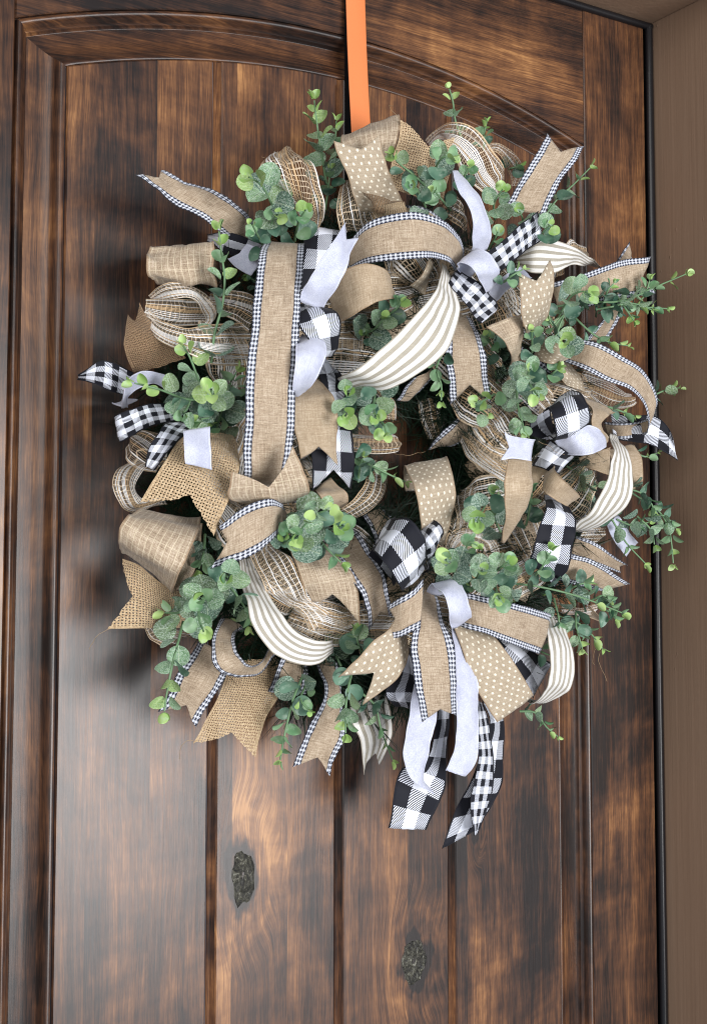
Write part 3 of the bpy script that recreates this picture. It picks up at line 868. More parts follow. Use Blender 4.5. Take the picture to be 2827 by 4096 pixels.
# right of the ring
rib('WP', 'F', [(183, 172, 406, 90, .125), (270, 258, 420, 190, .13), (335, 340, 408, 330, .12), (350, 425, 382, 440, .105), (318, 505, 350, 525, .09), (243, 612, 262, 640, .07)])
rib('PD', 'C', [(392, 1256, 590, 1178, .145), (398, 1400, 606, 1330, .15), (408, 1520, 600, 1475, .145), (415, 1640, 530, 1605, .12)], s=.22)
rib('PD', 'F', [(548, 215, 478, 368, .10), (640, 275, 570, 402, .13), (720, 298, 650, 408, .135), (768, 288, 742, 352, .12)])
rib('PD', 'F', [(580, 395, 700, 405, .09), (640, 475, 775, 480, .10), (700, 545, 835, 592, .09)])
rib('LG', 'F', [(760, 248, 685, 392, .11), (900, 273, 820, 445, .13), (1060, 360, 960, 517, .14), (1182, 440, 1100, 568, .14), (1264, 570, 1190, 662, .13), (1278, 660, 1215, 762, .12), (1240, 745, 1208, 845, .10), (1180, 765, 1150, 868, .08), (1050, 780, 1050, 880, .07), (930, 780, 970, 870, .05)], wave=.6)
rib('LN', 'F', [(790, 590, 1010, 720, .09), (850, 690, 960, 740, .115), (868, 790, 922, 795, .125), (925, 945, 972, 880, .12)])
rib('BC', 'F', [(460, 780, 580, 690, .10), (470, 860, 610, 770, .105), (560, 900, 640, 880, .10)])
rib('BC', 'F', [(600, 900, 468, 1045, .11), (690, 960, 560, 1080, .13), (757, 1000, 650, 1108, .12)])
rib('BC', 'F', [(545, 720, 725, 595, .13), (585, 690, 800, 605, .155), (612, 780, 838, 700, .165), (622, 888, 838, 795, .15), (570, 880, 780, 810, .11)])
rib('WV', 'F', [(622, 885, 690, 972, .13), (740, 845, 770, 988, .15), (850, 798, 860, 980, .155), (912, 840, 942, 932, .14)], cup=.08)
rib('LN', 'F', [(950, 950, 1120, 935, .06), (1000, 1060, 1178, 1010, .075), (1040, 1200, 1182, 1212, .07)])
rib('LN', 'F', [(770, 990, 800, 1070, .06), (870, 960, 880, 1090, .07), (980, 940, 970, 1115, .075)])
rib('BC', 'F', [(740, 1350, 770, 1500, .05), (830, 1370, 840, 1510, .055), (905, 1420, 890, 1500, .05)])
rib('WV', 'F', [(955, 1440, 1020, 1368, .06), (1020, 1560, 1095, 1470, .06), (1075, 1638, 1150, 1550, .055)])
rib('BC', 'F', [(565, 1240, 640, 1258, .10), (555, 1330, 742, 1370, .125), (515, 1480, 748, 1500, .135), (488, 1600, 727, 1620, .13), (470, 1672, 690, 1710, .12), (560, 1760, 622, 1830, .11)])
rib('ST', 'F', [(975, 850, 1000, 868, .08), (990, 960, 1078, 955, .125), (970, 1090, 1124, 1090, .145), (920, 1230, 1114, 1230, .145), (840, 1360, 1035, 1350, .13), (750, 1440, 850, 1460, .10), (742, 1450, 755, 1480, .07)], wave=.6)
rib('LN', 'F', [(330, 1010, 462, 1018, .145), (318, 1120, 472, 1120, .155), (308, 1230, 480, 1190, .155), (298, 1350, 428, 1340, .14), (283, 1545, 294, 1558, .11)], cup=.18)
rib('LN', 'F', [(460, 1060, 470, 1200, .09), (600, 1050, 560, 1120, .115), (628, 1090, 548, 1206, .14), (700, 1160, 620, 1268, .15), (782, 1245, 706, 1315, .14), (740, 1230, 690, 1270, .11)])
rib('WV', 'F', [(298, 842, 278, 1022, .17), (370, 872, 360, 1012, .172), (492, 888, 466, 1024, .165)], s=.3)
# lower right
rib('LG', 'I', [(765, 70, 720, 190, .06), (890, 118, 850, 240, .07), (1090, 256, 1045, 305, .065)], e=.08)
rib('LG', 'I', [(710, 178, 640, 350, .09), (880, 228, 790, 395, .09), (1108, 380, 932, 422, .075)], e=.05)
rib('LN', 'I', [(850, 520, 790, 560, .04), (928, 580, 920, 622, .04)])
rib('PD', 'I', [(400, 200, 520, 200, .06), (380, 320, 500, 330, .06), (330, 440, 490, 430, .06), (440, 500, 480, 440, .05)])
rib('ST', 'I', [(555, 585, 630, 575, .07), (573, 680, 690, 690, .105), (592, 820, 742, 830, .125), (585, 940, 744, 950, .125), (560, 1055, 690, 1070, .11), (485, 1138, 530, 1134, .08), (440, 1120, 400, 1080, .05)], wave=.6)
rib('BC', 'I', [(230, 780, 330, 680, .085), (370, 930, 500, 810, .095), (482, 1110, 590, 886, .09)])
rib('PD', 'I', [(-40, 600, 100, 630, .11), (40, 830, 250, 735, .125), (108, 1030, 380, 910, .125), (255, 1262, 492, 1090, .115)], wave=.6)
rib('LG', 'I', [(10, 430, 10, 630, .13), (120, 443, 130, 672, .145), (340, 492, 290, 738, .145), (576, 560, 492, 814, .125), (596, 575, 520, 825, .10)], wave=.6)
# the bottom bow
rib('BC', 'J', [(700, 420, 800, 430, .07), (715, 560, 795, 560, .075), (690, 760, 780, 740, .085), (600, 900, 762, 960, .09), (478, 930, 748, 1080, .09), (395, 1300, 640, 1308, .085)], wave=.6)
rib('BC', 'J', [(1000, 480, 1100, 500, .055), (1050, 620, 1132, 600, .06), (1000, 800, 1138, 790, .065), (930, 980, 1128, 980, .07), (830, 1190, 1080, 1130, .075), (742, 1432, 960, 1310, .07)], wave=.6)
rib('SG', 'J', [(965, 480, 990, 500, .08), (970, 600, 1030, 590, .085), (972, 760, 1062, 750, .09), (960, 920, 1072, 930, .092), (925, 1130, 1050, 1120, .09), (945, 1350, 965, 1330, .085)], wave=.5)
rib('WV', 'J', [(560, 380, 640, 400, .10), (540, 560, 715, 520, .11), (508, 700, 690, 680, .115), (505, 850, 645, 830, .12), (565, 1010, 632, 960, .118), (690, 1085, 680, 1060, .11)], cup=.10)
rib('WV', 'J', [(810, -20, 838, 0, .11), (822, 150, 892, 160, .125), (828, 330, 950, 330, .128), (832, 520, 977, 530, .125), (832, 680, 974, 700, .12), (825, 800, 948, 850, .115), (773, 932, 893, 968, .11)], cup=.10)
rib('BC', 'H', [(800, 750, 870, 790, .095), (760, 930, 892, 960, .105), (695, 1070, 892, 1080, .105), (780, 1168, 880, 1168, .085)])
rib('LG', 'H', [(930, 410, 1010, 430, .12), (890, 600, 1075, 590, .14), (862, 780, 1130, 770, .15), (888, 960, 1152, 960, .15), (910, 1110, 1150, 1100, .145), (934, 1260, 1146, 1210, .135)], e=.11, wave=.6)
rib('LG', 'H', [(712, 520, 688, 720, .135), (830, 440, 800, 718, .155), (948, 340, 918, 650, .16)], s=.3)
rib('PD', 'H', [(800, 590, 838, 700, .12), (690, 690, 832, 870, .14), (560, 812, 740, 1015, .14), (398, 967, 550, 1145, .125)], e=.28)
rib('WV', 'H', [(960, 420, 1080, 440, .12), (1000, 375, 1160, 365, .14), (1060, 430, 1205, 420, .165), (1092, 550, 1242, 530, .168), (1118, 652, 1254, 604, .145)], cup=.08)
rib('PD', 'E', [(830, 1220, 1080, 1180, .06), (812, 1100, 1090, 1035, .085), (832, 1064, 1100, 1018, .11), (885, 1200, 1138, 1150, .14), (912, 1330, 1143, 1290, .14), (925, 1450, 1108, 1470, .125), (930, 1500, 1070, 1565, .10)], wave=.6)
rib('SG', 'H', [(903, 72, 978, -38, .13), (930, 110, 1037, -12, .145), (955, 180, 1067, 60, .145), (962, 260, 1005, 190, .12), (950, 328, 968, 300, .10)])
rib('BC', 'H', [(595, 190, 680, 40, .09), (680, 310, 760, 150, .09), (760, 390, 820, 300, .08)])
rib('BC', 'H', [(640, 130, 770, -60, .10), (625, 160, 745, -38, .135), (672, 215, 860, -25, .165), (738, 300, 945, 105, .17), (790, 402, 968, 250, .15), (800, 400, 950, 285, .11)], cup=0)
# left and lower left
rib('BD', 'D', [(330, 92, 410, 6, .10), (318, 220, 485, 130, .11), (328, 345, 605, 260, .105), (370, 460, 710, 370, .09)], s=.2)
rib('SG', 'D', [(15, 478, 24, 484, .08), (150, 392, 140, 540, .088), (250, 402, 230, 582, .088), (370, 460, 320, 610, .08)])
rib('WV', 'D', [(232, 670, 300, 640, .055), (300, 692, 400, 650, .06)], s=.3)
rib('WV', 'D', [(296, 690, 345, 695, .08), (305, 590, 345, 620, .10), (365, 487, 400, 560, .11), (480, 453, 490, 525, .11), (650, 510, 620, 590, .09)])
rib('SG', 'D', [(650, 650, 680, 760, .10), (450, 668, 500, 802, .12), (330, 705, 380, 852, .125), (250, 745, 303, 898, .115), (300, 790, 340, 880, .09)])
rib('BU', 'D', [(413, 1300, 882, 1514, .15), (500, 1150, 955, 1320, .155), (580, 1020, 1015, 1180, .15), (660, 900, 1050, 1000, .135), (760, 835, 1010, 860, .11)], s=.22)
rib('SG', 'D', [(600, 790, 760, 790, .12), (540, 830, 685, 865, .14), (478, 950, 605, 950, .15), (448, 1065, 482, 1070, .145)])
rib('WV', 'D', [(685, 840, 855, 810, .165), (684, 950, 852, 940, .172), (694, 1042, 872, 1084, .17)])
rib('WP', 'D', [(345, 1625, 640, 1853, .085), (298, 1588, 634, 1846, .115), (276, 1515, 655, 1770, .142), (292, 1435, 700, 1660, .15), (335, 1380, 755, 1540, .142), (405, 1343, 800, 1432, .115), (465, 1345, 800, 1400, .08)], cup=0, wave=1.0)
rib('WP', 'D', [(590, 1790, 640, 1853, .085), (600, 1700, 738, 1788, .088), (640, 1600, 780, 1690, .09), (700, 1500, 802, 1560, .09), (720, 1400, 806, 1425, .09)], cup=0)
rib('LG', 'D', [(913, 1440, 862, 1718, .15), (1060, 1328, 1060, 1652, .16), (1220, 1266, 1220, 1565, .165), (1312, 1300, 1322, 1465, .15), (1332, 1350, 1337, 1405, .12)], s=.12)
rib('LG', 'E', [(560, 1380, 680, 1320, .06), (610, 1480, 770, 1420, .065), (650, 1610, 810, 1570, .06)])
rib('WP', 'H', [(90, 150, 330, 120, .09), (130, 270, 420, 230, .11), (180, 390, 505, 340, .115), (235, 497, 543, 645, .10)], e=.2)
rib('LG', 'H', [(330, 150, 500, 40, .08), (420, 240, 605, 180, .10), (520, 400, 685, 320, .11), (565, 530, 722, 460, .11), (597, 686, 744, 585, .10)], e=.15)
rib('BU', 'G', [(295, 213, 203, 664, .08), (420, 262, 420, 660, .09), (560, 380, 580, 662, .09), (700, 440, 720, 660, .08)], s=.22)
rib('LG', 'G', [(800, 730, 1000, 880, .06), (700, 880, 945, 985, .08), (610, 1030, 862, 1135, .09), (518, 1192, 765, 1290, .09)], e=.2)
rib('BU', 'G', [(1000, 880, 1300, 840, .05), (930, 1050, 1300, 1080, .07), (850, 1220, 1215, 1240, .08), (752, 1397, 1146, 1496, .08)], e=.17)
rib('LG', 'G', [(1310, 845, 1488, 890, .06), (1262, 970, 1478, 985, .065), (1198, 1168, 1470, 1082, .065)], e=.25)
rib('LG', 'G', [(930, 590, 1090, 650, .07), (876, 700, 1020, 700, .10), (880, 820, 1018, 800, .12), (930, 925, 1060, 872, .125), (1065, 985, 1112, 908, .125), (1185, 948, 1190, 872, .11), (1285, 830, 1240, 780, .09)])
rib('ST', 'G', [(1035, 225, 1110, 215, .07), (1058, 340, 1152, 300, .09), (1088, 480, 1232, 430, .12), (1128, 645, 1322, 590, .14), (1258, 815, 1422, 690, .145), (1430, 890, 1522, 735, .14), (1545, 888, 1595, 740, .125), (1635, 820, 1640, 735, .09)], wave=.6)
rib('LG', 'H', [(260, 890, 370, 880, .06), (310, 1050, 425, 1080, .075), (238, 1230, 442, 1300, .085), (172, 1400, 412, 1445, .085), (108, 1546, 342, 1604, .085)], e=.15)
rib('ST', 'H', [(470, 1130, 700, 1080, .05), (490, 1270, 738, 1220, .06), (540, 1400, 738, 1370, .06), (570, 1600, 662, 1532, .055)], e=.2)

# ------------------------------------------------------------------ eucalyptus
def leaf_mesh(name, mat, wid, tipy, cupz):
    vs, fs, uvs = [], [], []
    nx, ny = 9, 5
    for i in range(nx + 1):
        t = 0.5 - 0.5 * math.cos(math.pi * i / nx); x = 0.17 + 0.92 * t
        prof = (2 * math.sqrt(max(t ** tipy * (1 - t ** tipy), 0))) if 0 < i < nx else 0.04
        for j in range(ny):
            q = -1 + 2 * j / (ny - 1)
            y = q * 0.5 * wid * prof
            z = cupz * (q * q) * prof - 0.16 * (t - 0.5) ** 2 * (1 if cupz > 0 else -1.4)
            vs.append((x, y, z)); uvs.append((t, (q + 1) / 2))
    for i in range(nx):
        for j in range(ny - 1):
            fs.append((i * ny + j, (i + 1) * ny + j, (i + 1) * ny + j + 1, i * ny + j + 1))
    me = bpy.data.meshes.new(name); me.from_pydata(vs, [], fs)
    me.polygons.foreach_set('use_smooth', [True] * len(fs)); me.materials.append(mat)
    return me


LEAFM = {}
for tone in range(3):
    for sh, (w_, ty, cz) in enumerate(((0.98, 0.90, 0.13), (0.84, 0.85, 0.17), (0.62, 0.80, 0.10))):
        LEAFM[tone, sh] = leaf_mesh('eucalyptus_leaf', MAT['leaf%d' % tone], w_, ty, cz)

ALL = []        # (size, tone, shape, matrix, sprig)


def spr(crop, pts, n, size, young=1, flat=0.35, sh=0, tip=0.45):
    """a sprig along image points (x, y, h): n leaf pairs, leaf length size (m)"""
    rg = random.Random(len(ALL) + int(pts[0][0]) + 11)
    pp = [P(crop, *q) for q in pts]
    e = empty('eucalyptus_sprig', pp[0]); ORIG[e.name] = pp[0].copy()
    e.parent = wreath; e.matrix_parent_inverse = Matrix.Translation(ORIG['wreath']).inverted()
    k = 4 * (len(pp) - 1) + 1
    line = [spline(pp, i / (k - 1)) for i in range(k)]
    vs, fs = tube(line, 0.0014, 6, 0.55)
    o = meshobj('stem', vs, fs, MAT['stem']); o.parent = e; o.matrix_parent_inverse = Matrix.Translation(pp[0]).inverted()
    rot0 = rg.uniform(-0.25, 0.25) + 0.6
    for i in range(n + 1):
        f = (i + 0.35) / (n + 0.35)
        p = spline(pp, f)
        T = (spline(pp, min(1, f + .03)) - spline(pp, max(0, f - .03))).normalized()
        V = (CAMP - p).normalized()
        A = T.cross(V)
        A = A.normalized() if A.length > 0.05 else T.orthogonal().normalized()
        B = T.cross(A).normalized()
        sz = size * 0.93 * (1 - (1 - tip) * f ** 1.6) * rg.uniform(0.85, 1.12)
        last = i == n
        for sgn in ((1, -1) if not last else (1, -1, 1)):
            th = rot0 + i * math.pi / 2 + rg.uniform(-0.35, 0.35)
            side = (A * math.cos(th) + B * math.sin(th)) * sgn
            al = math.radians(rg.uniform(52, 78)) * (1 - 0.35 * f)
            if last: al *= 0.6
            d = (T * math.cos(al) + side * math.sin(al)).normalized()
            nrm = (T - d * T.dot(d)).normalized()
            nrm = (nrm * (1 - flat) + V * flat)
            nrm = (nrm - d * nrm.dot(d)).normalized()
            Y = nrm.cross(d)
            m = Matrix((d, Y, nrm)).transposed().to_4x4()
            m = Matrix.Translation(p + side * 0.001) @ m @ Matrix.Scale(sz * rg.uniform(.88, 1.1), 4)
            g = f * 1.65 + young * 0.6 - 0.62 + rg.uniform(-.35, .35)
            tone = 0 if g < 0.25 else (1 if g < 0.98 else 2)
            ALL.append((sz, tone, sh if rg.random() < .75 else (sh + 1) % 3, m, e))


# top
spr('B', [(330, 700, .06), (300, 520, .07), (270, 330, .075), (250, 160, .08)], 6, .024, 1.1)
spr('B', [(380, 640, .05), (385, 450, .06), (390, 290, .06)], 4, .019, .7)
spr('B', [(320, 860, .05), (340, 720, .06), (350, 600, .065)], 4, .018, .1)
spr('B', [(1190, 400, .05), (1150, 290, .05), (1135, 170, .055), (1112, 85, .055)], 3, .018, .7)
spr('B', [(1330, 480, .04), (1335, 370, .05), (1350, 300, .05)], 3, .016, .5, sh=1)
spr('A', [(1290, 900, .10), (1240, 790, .13), (1190, 700, .15), (1110, 650, .165)], 4, .029, .7, .5)
spr('A', [(1230, 1040, .09), (1260, 930, .12), (1290, 890, .14)], 3, .021, .5, .45)
spr('A', [(1400, 1060, .09), (1430, 930, .13), (1470, 860, .155)], 4, .020, .6, .45)
spr('A', [(1210, 1100, .09), (1160, 1010, .12), (1130, 950, .14)], 3, .019, .2, .45, sh=1)
spr('D', [(870, 400, .12), (890, 220, .13), (940, 30, .13), (955, -130, .13), (935, -300, .14), (918, -440, .145)], 7, .022, .55, .4, 1)
spr('B', [(1010, 760, .11), (900, 650, .12), (790, 560, .125), (750, 510, .125)], 4, .019, .2)
spr('B', [(960, 840, .10), (900, 720, .14), (870, 700, .16)], 3, .022, .1, .45)
spr('B', [(1000, 640, .10), (1040, 560, .135), (1080, 520, .15), (1130, 520, .155)], 4, .021, .6, .45)
spr('B', [(1120, 860, .10), (1060, 790, .13), (1020, 740, .14)], 3, .021, .1, .45)
spr('B', [(1200, 740, .10), (1210, 640, .12), (1235, 590, .13)], 3, .018, .7)
spr('C', [(240, 920, .09), (235, 830, .12), (260, 770, .14), (290, 730, .15)], 4, .022, .9, .4)
spr('C', [(560, 900, .07), (640, 790, .08), (740, 700, .085), (850, 590, .09)], 4, .022, .8)
spr('C', [(420, 1000, .09), (420, 920, .11), (400, 870, .12)], 2, .024, .1, .5)
spr('C', [(520, 1040, .11), (560, 990, .13), (590, 960, .14)], 3, .021, .9, .4)
spr('C', [(200, 1110, .10), (240, 1050, .12), (260, 1000, .13)], 2, .018, .9)
spr('C', [(300, 1320, .13), (350, 1280, .15), (420, 1240, .155)], 3, .017, .3, sh=1)
spr('C', [(330, 600, .04), (360, 590, .05), (400, 580, .05)], 2, .018, .4)
# right
spr('C', [(620, 1480, .09), (820, 1450, .11), (1060, 1440, .115), (1270, 1350, .115), (1460, 1270, .115)], 7, .022, .4, .4)
spr('C', [(640, 1560, .10), (720, 1420, .14), (800, 1380, .16), (850, 1400, .17)], 4, .023, .7, .45)
spr('C', [(900, 1520, .09), (1050, 1460, .11), (1200, 1480, .12), (1340, 1490, .12)], 4, .021, .6, .35, 1)
spr('C', [(930, 1480, .10), (960, 1380, .12), (1000, 1330, .125)], 3, .016, .3, sh=1)
spr('F', [(600, 300, .11), (680, 100, .12), (620, 160, .12), (590, 130, .12)], 3, .022, .6, .4, 1)
spr('F', [(660, 330, .13), (690, 270, .155), (690, 260, .175)], 3, .022, 1.0, .5)
spr('F', [(700, 60, .10), (860, 210, .12), (980, 270, .125), (1090, 290, .125)], 5, .019, .7, .35, 1)
spr('F', [(480, 330, .11), (480, 260, .13), (480, 200, .14)], 3, .019, .1, sh=1)
spr('F', [(420, 600, .10), (440, 500, .13), (470, 440, .15)], 4, .025, .1, .45)
spr('F', [(430, 480, .12), (480, 560, .15), (515, 610, .165)], 3, .021, 1.0, .45)
spr('F', [(580, 500, .10), (620, 460, .12), (660, 430, .125)], 3, .018, .8)
spr('F', [(380, 560, .10), (390, 680, .12), (415, 770, .13), (430, 840, .135)], 4, .022, .4, .4)
spr('F', [(280, 300, .05), (230, 380, .06), (250, 480, .06), (260, 600, .06)], 4, .024, -.2, .4)
spr('F', [(260, 330, .07), (210, 270, .09), (195, 230, .10)], 3, .018, .8)
spr('F', [(240, 600, .09), (170, 640, .11), (120, 660, .12)], 3, .016, 1.1)
spr('F', [(150, 700, .10), (190, 730, .11)], 1, .017, 1.1)
spr('F', [(1230, 620, .05), (1330, 575, .055), (1420, 560, .055)], 3, .018, 1.2, .3, 1)
spr('F', [(1120, 960, .05), (1200, 1000, .06), (1280, 975, .06)], 2, .018, 1.2, .3, 1)
spr('F', [(960, 680, .09), (1050, 710, .10), (1130, 740, .10)], 2, .019, .7, .3, 1)
spr('F', [(1040, 1180, .06), (1160, 1260, .07), (1280, 1340, .075), (1350, 1450, .075), (1370, 1560, .075), (1380, 1680, .075)], 6, .022, .4, .35, 0)
spr('F', [(930, 1300, .07), (1000, 1420, .08), (1080, 1550, .08), (1200, 1680, .08)], 3, .024, .4, .35, 1)
spr('F', [(1020, 1400, .06), (1120, 1440, .07), (1220, 1420, .075)], 3, .021, .3, .35)
spr('F', [(700, 1060, .07), (800, 1130, .08), (830, 1220, .08)], 3, .024, -.2, .4)
spr('F', [(440, 1440, .09), (460, 1360, .10), (480, 1230, .10)], 3, .023, -.2, .4)
spr('F', [(780, 1200, .06), (870, 1190, .07), (940, 1170, .07)], 2, .022, .0, .4, 1)
spr('F', [(880, 60, .10), (1000, 40, .115), (1120, 20, .12), (1240, 60, .12)], 4, .021, .6, .4)
spr('F', [(1000, -60, .10), (1080, 60, .12), (1130, 130, .125)], 3, .019, .8, .4)
spr('C', [(1120, 1500, .10), (1200, 1400, .11), (1230, 1310, .115)], 3, .022, .2, .4)
spr('F', [(1060, 1200, .07), (1170, 1230, .08), (1240, 1300, .085), (1250, 1330, .085)], 4, .022, .2, .4)
spr('F', [(1150, 1380, .07), (1240, 1470, .08), (1260, 1560, .08)], 3, .023, .3, .4)
spr('F', [(1250, 1380, .07), (1330, 1380, .08), (1400, 1460, .08)], 3, .020, .7, .35, 1)
spr('I', [(700, 420, .09), (780, 380, .105), (830, 370, .11)], 3, .024, .0, .35, 1)
spr('I', [(860, 480, .09), (930, 450, .10), (960, 470, .10)], 3, .020, .4, .35, 1)
spr('I', [(900, 520, .09), (980, 560, .10), (1010, 600, .10)], 3, .020, .5, .35, 1)
# centre
spr('E', [(1090, 300, .11), (1030, 430, .12), (1060, 540, .125), (1060, 640, .125)], 4, .018, 1.0, .35, 1)
spr('E', [(560, 220, .08), (640, 180, .10), (690, 120, .115)], 3, .025, .0, .45)
spr('E', [(690, 120, .10), (770, 60, .12), (800, 10, .125)], 3, .018, .4, .4)
spr('E', [(600, 230, .08), (570, 210, .09)], 1, .014, 1.2)
spr('E', [(480, 640, .10), (450, 600, .13), (470, 580, .15)], 2, .021, .5, .4)
spr('E', [(430, 690, .12), (440, 720, .15), (450, 740, .165)], 3, .018, 1.2, .45)
spr('E', [(640, 560, .10), (630, 680, .14), (640, 740, .165)], 4, .024, .4, .5)
spr('E', [(640, 740, .13), (690, 790, .15), (710, 850, .16)], 3, .019, .8, .45)
spr('E', [(520, 1010, .09), (620, 1060, .11), (720, 1110, .115), (830, 1160, .115)], 4, .021, .7, .35, 1)
spr('E', [(530, 1160, .09), (540, 1080, .10), (560, 1010, .10)], 2, .021, .3)
spr('E', [(1350, 1290, .11), (1310, 1370, .15), (1290, 1420, .165)], 4, .024, .4, .5)
spr('E', [(1480, 1300, .08), (1420, 1230, .09)], 1, .025, .0, .4)
spr('E', [(1440, 1480, .09), (1400, 1400, .10)], 1, .024, .2, .4)
spr('D', [(1330, 1560, .14), (1410, 1500, .16), (1480, 1420, .18)], 3, .027, .2, .5)
spr('E', [(180, 1440, .13), (240, 1380, .165), (330, 1340, .185)], 4, .027, .1, .5)
spr('E', [(330, 1480, .13), (400, 1450, .165), (430, 1440, .18)], 4, .023, .9, .5)
spr('E', [(120, 1480, .13), (110, 1500, .16), (130, 1520, .175)], 3, .020, .8, .45)
spr('E', [(90, 1440, .12), (60, 1500, .15)], 2, .020, .3, .45)
spr('H', [(260, 60, .12), (330, 150, .14), (420, 240, .145)], 3, .022, .5, .4, 1)
spr('H', [(1160, 320, .12), (1110, 260, .155), (1090, 220, .175)], 4, .027, .2, .55)
spr('H', [(1180, 240, .11), (1210, 170, .13), (1240, 110, .14), (1290, 130, .145)], 3, .017, .9)
spr('H', [(1260, 380, .12), (1300, 310, .155), (1320, 290, .17)], 3, .025, .1, .5)
spr('H', [(1380, 330, .12), (1440, 270, .15), (1480, 240, .16)], 4, .022, .4, .45)
spr('H', [(1400, 380, .13), (1420, 440, .165), (1430, 470, .175)], 4, .022, .5, .5)
spr('H', [(1240, 400, .12), (1240, 370, .14)], 2, .014, .6)
# lower right
spr('I', [(500, 320, .12), (550, 260, .14), (600, 170, .145)], 3, .021, .9, .4)
spr('I', [(300, 370, .08), (500, 390, .10), (720, 440, .11), (900, 500, .11), (1050, 560, .11)], 7, .024, .1, .35, 0)
spr('I', [(640, 580, .07), (760, 620, .08), (850, 690, .085), (930, 790, .085)], 4, .020, .7, .35, 1)
spr('I', [(760, 560, .08), (760, 640, .09), (780, 720, .095), (800, 790, .095)], 4, .020, .7, .4)
spr('I', [(400, 1190, .06), (500, 1200, .07), (570, 1290, .07), (640, 1350, .07)], 4, .017, 1.0, .3, 1)
spr('I', [(500, 790, .10), (560, 820, .11), (590, 830, .115)], 1, .018, .8)
spr('I', [(620, 470, .09), (650, 600, .10), (650, 690, .10)], 2, .024, .0, .35, 2)
# lower left
spr('G', [(830, 60, .09), (820, 180, .10), (790, 280, .10)], 3, .023, -.1, .4, 1)
spr('G', [(930, 300, .10), (970, 330, .14), (970, 340, .165)], 3, .025, .0, .5)
spr('G', [(960, 360, .11), (1040, 460, .12), (1100, 560, .125), (1110, 640, .125)], 4, .020, .7, .35, 1)
spr('G', [(850, 400, .10), (820, 460, .135), (800, 470, .16)], 4, .026, .1, .5)
spr('G', [(800, 470, .12), (790, 590, .14), (820, 680, .155)], 4, .022, .8, .45)
spr('G', [(760, 520, .09), (660, 560, .10), (570, 560, .10)], 3, .022, .5, .35, 1)
spr('G', [(690, 620, .09), (660, 740, .11), (620, 900, .115), (590, 1050, .115), (570, 1190, .115)], 5, .025, .6, .4)
spr('G', [(1450, 970, .08), (1400, 1090, .10), (1360, 1240, .105), (1330, 1380, .105), (1310, 1500, .10)], 6, .022, .2, .4)
spr('G', [(1480, 1010, .08), (1440, 1110, .10), (1490, 1180, .11)], 2, .017, .9)
spr('H', [(500, 900, .10), (470, 1030, .125), (450, 1180, .13), (450, 1330, .13)], 5, .024, .4, .45)
spr('H', [(560, 1080, .08), (640, 1160, .085), (680, 1320, .085), (750, 1500, .08)], 5, .019, .4, .35, 1)
spr('H', [(560, 830, .07), (530, 760, .09), (520, 690, .09)], 4, .022, .3, .4)
spr('H', [(420, 900, .06), (380, 820, .06), (360, 760, .06)], 3, .024, -.3, .4, 1)
# left
spr('D', [(870, 700, .10), (800, 540, .12), (740, 380, .13), (690, 290, .135)], 4, .021, .7, .4)
spr('D', [(850, 640, .11), (700, 630, .13), (540, 570, .14), (380, 530, .14)], 5, .022, .9, .35, 1)
spr('D', [(880, 680, .12), (870, 610, .155), (870, 570, .18)], 4, .023, 1.2, .55)
spr('D', [(900, 820, .09), (940, 700, .10), (980, 560, .10), (1030, 460, .10)], 4, .025, .0, .45)
spr('D', [(760, 560, .11), (720, 680, .13), (690, 720, .14)], 2, .029, .0, .45, 1)
spr('D', [(960, 660, .10), (880, 740, .12), (800, 760, .13)], 2, .028, -.1, .45, 1)
spr('D', [(1000, 800, .08), (940, 760, .09), (900, 800, .10)], 3, .024, -.1, .4)
# greenery deep in the ring
rgd = random.Random(5)
for i in range(16):
    a = i / 16 * 2 * math.pi + rgd.uniform(-.15, .15); r = rgd.uniform(270, 420)
    x, y = 880 + r * math.cos(a), 1030 + r * 1.12 * math.sin(a); a2 = a + rgd.uniform(-1, 1)
    spr('*', [(x, y, .035), (x + 40 * math.cos(a2), y + 40 * math.sin(a2), .05), (x + 85 * math.cos(a2), y + 85 * math.sin(a2), .055)], 3, .022, -.4, .3)

ALL.sort(key=lambda q: -q[0] * (1.0 if q[1] else 0.75))
for (sz, tone, sh, m, e) in ALL[:300]:
    o = bpy.data.objects.new('leaf', LEAFM[tone, sh]); COL.objects.link(o)
    o.parent = e; o.matrix_parent_inverse = Matrix.Translation(ORIG[e.name]).inverted(); o.matrix_world = m
    o.matrix_basis = m
vs, fs, mi = [], [], []
for (sz, tone, sh, m, e) in ALL[300:]:
    me = LEAFM[tone, sh]; b = len(vs)
    vs += [m @ v.co for v in me.vertices]
    for p in me.polygons: fs.append(tuple(b + i for i in p.vertices)); mi.append(tone)


def mk_leaf_small(tone, a, b):
    g = G('small_leaf_%d' % tone); p = g.pos()
    n = g.noise(g.vec(g.mul(p[0], 130), g.mul(p[1], 130), g.mul(p[2], 130)), 1, 3, 0.6)
    n2 = g.noise(g.vec(g.mul(p[0], 45), g.mul(p[1], 45), g.mul(p[2], 45)), 1, 2)
    c = g.mix(g.step(n2, 0.35, 0.65), a, b)
    c = g.mix(g.mul(g.step(n, 0.52, 0.7), 0.4), c, (0.46, 0.56, 0.47))
    return g.fin(c, 0.42, 0.5)


sm = [mk_leaf_small(0, (0.040, 0.110, 0.074), (0.13, 0.240, 0.170)), mk_leaf_small(1, (0.105, 0.235, 0.115), (0.25, 0.41, 0.23)), mk_leaf_small(2, (0.23, 0.40, 0.11), (0.42, 0.58, 0.22))]
so = meshobj('small_leaves', vs, fs, None, wreath, mats=sm, midx=mi)
so['kind'] = 'stuff'

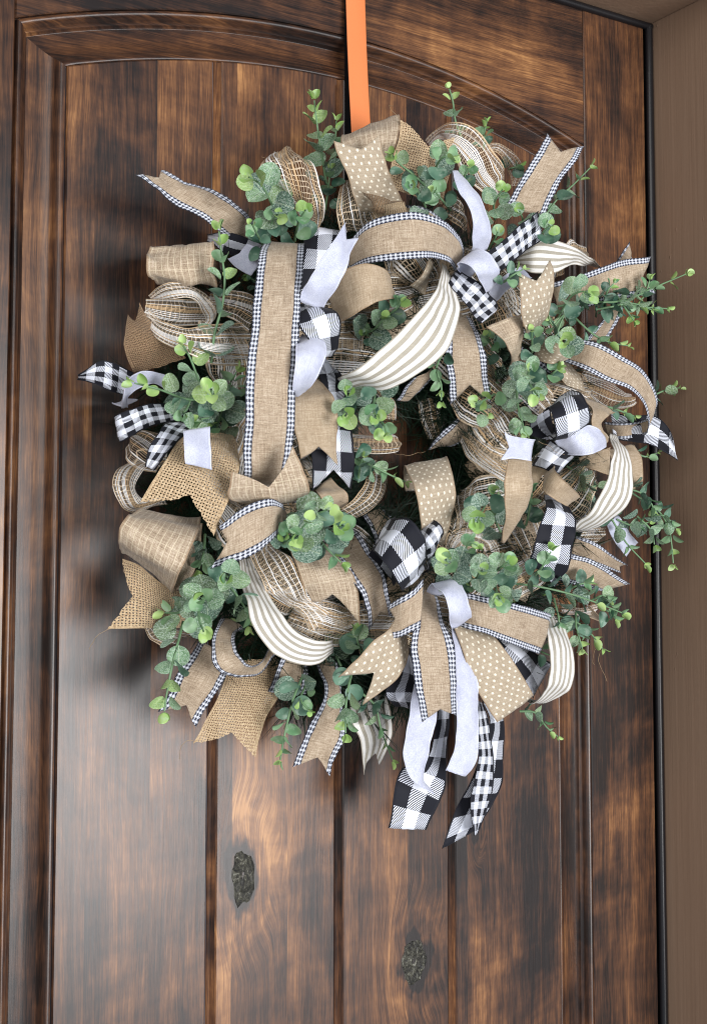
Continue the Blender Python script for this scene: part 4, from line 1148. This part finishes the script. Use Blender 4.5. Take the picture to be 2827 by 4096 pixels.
# ------------------------------------------------------------------ ring and pine needles
ringp = []
for i in range(65):
    a = 2 * math.pi * i / 64
    ringp.append(Vector((WC.x + 0.205 * math.cos(a), -0.028, WC.z + 0.205 * math.sin(a))))
v, f = tube(ringp, 0.013, 8)
meshobj('ring_frame', v, f, MAT['wire'], wreath)
rn = random.Random(3)
vs, fs = [], []
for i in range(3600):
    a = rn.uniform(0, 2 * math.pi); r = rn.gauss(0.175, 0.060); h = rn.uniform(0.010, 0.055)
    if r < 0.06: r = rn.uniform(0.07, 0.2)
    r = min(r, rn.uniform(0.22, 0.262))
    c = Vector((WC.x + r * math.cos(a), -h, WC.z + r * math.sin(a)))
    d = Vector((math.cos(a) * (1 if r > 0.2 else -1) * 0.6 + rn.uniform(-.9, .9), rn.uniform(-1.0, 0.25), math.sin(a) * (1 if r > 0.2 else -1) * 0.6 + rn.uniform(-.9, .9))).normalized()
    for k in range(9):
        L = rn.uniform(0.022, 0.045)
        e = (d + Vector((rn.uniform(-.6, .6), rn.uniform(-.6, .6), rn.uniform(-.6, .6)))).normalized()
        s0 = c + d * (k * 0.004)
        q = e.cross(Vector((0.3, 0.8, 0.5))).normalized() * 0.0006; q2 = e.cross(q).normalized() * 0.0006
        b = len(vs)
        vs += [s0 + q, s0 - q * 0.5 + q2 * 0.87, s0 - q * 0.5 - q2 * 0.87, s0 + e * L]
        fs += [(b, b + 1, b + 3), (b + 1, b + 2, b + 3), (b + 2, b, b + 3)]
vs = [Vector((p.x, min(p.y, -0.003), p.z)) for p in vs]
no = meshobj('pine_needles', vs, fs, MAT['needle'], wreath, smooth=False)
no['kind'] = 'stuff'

# loose jute fibres fraying from the ribbons
vs, fs = [], []
rf = random.Random(21)
for (cr_, x, y, h) in (('I', 905, 800, .08), ('I', 915, 810, .08), ('B', 60, 500, .10), ('A', 1190, 520, .10), ('A', 1350, 500, .10), ('D', 1010, 980, .12), ('G', 1450, 680, .10),
                       ('E', 770, 700, .08), ('E', 420, 420, .08), ('C', 320, 1400, .09), ('H', 240, 700, .09), ('D', 300, 1250, .10), ('F', 930, 920, .12), ('G', 240, 660, .09),
                       ('B', 790, 275, .11), ('B', 1100, 300, .10), ('D', 640, 900, .14), ('F', 520, 900, .15), ('E', 760, 980, .10), ('G', 760, 1395, .08), ('I', 40, 130, .10), ('H', 1300, 60, .10)):
    p = P(cr_, x, y, h); d = Vector((rf.uniform(-1, 1), rf.uniform(-.6, .1), rf.uniform(-1, 1))).normalized(); line = []
    for k in range(9):
        line.append(p.copy()); d = (d + Vector((rf.uniform(-.5, .5), rf.uniform(-.4, .2), rf.uniform(-.6, .4)))).normalized(); p = p + d * rf.uniform(.003, .006)
    v, f = tube(line, 0.00022, 3); b = len(vs)
    vs += v; fs += [tuple(b + i for i in q) for q in f]
lf = meshobj('loose_fibres', vs, fs, plain('jute_fibre', (0.42, 0.30, 0.18), 0.9, 0.1), wreath)
lf['kind'] = 'stuff'
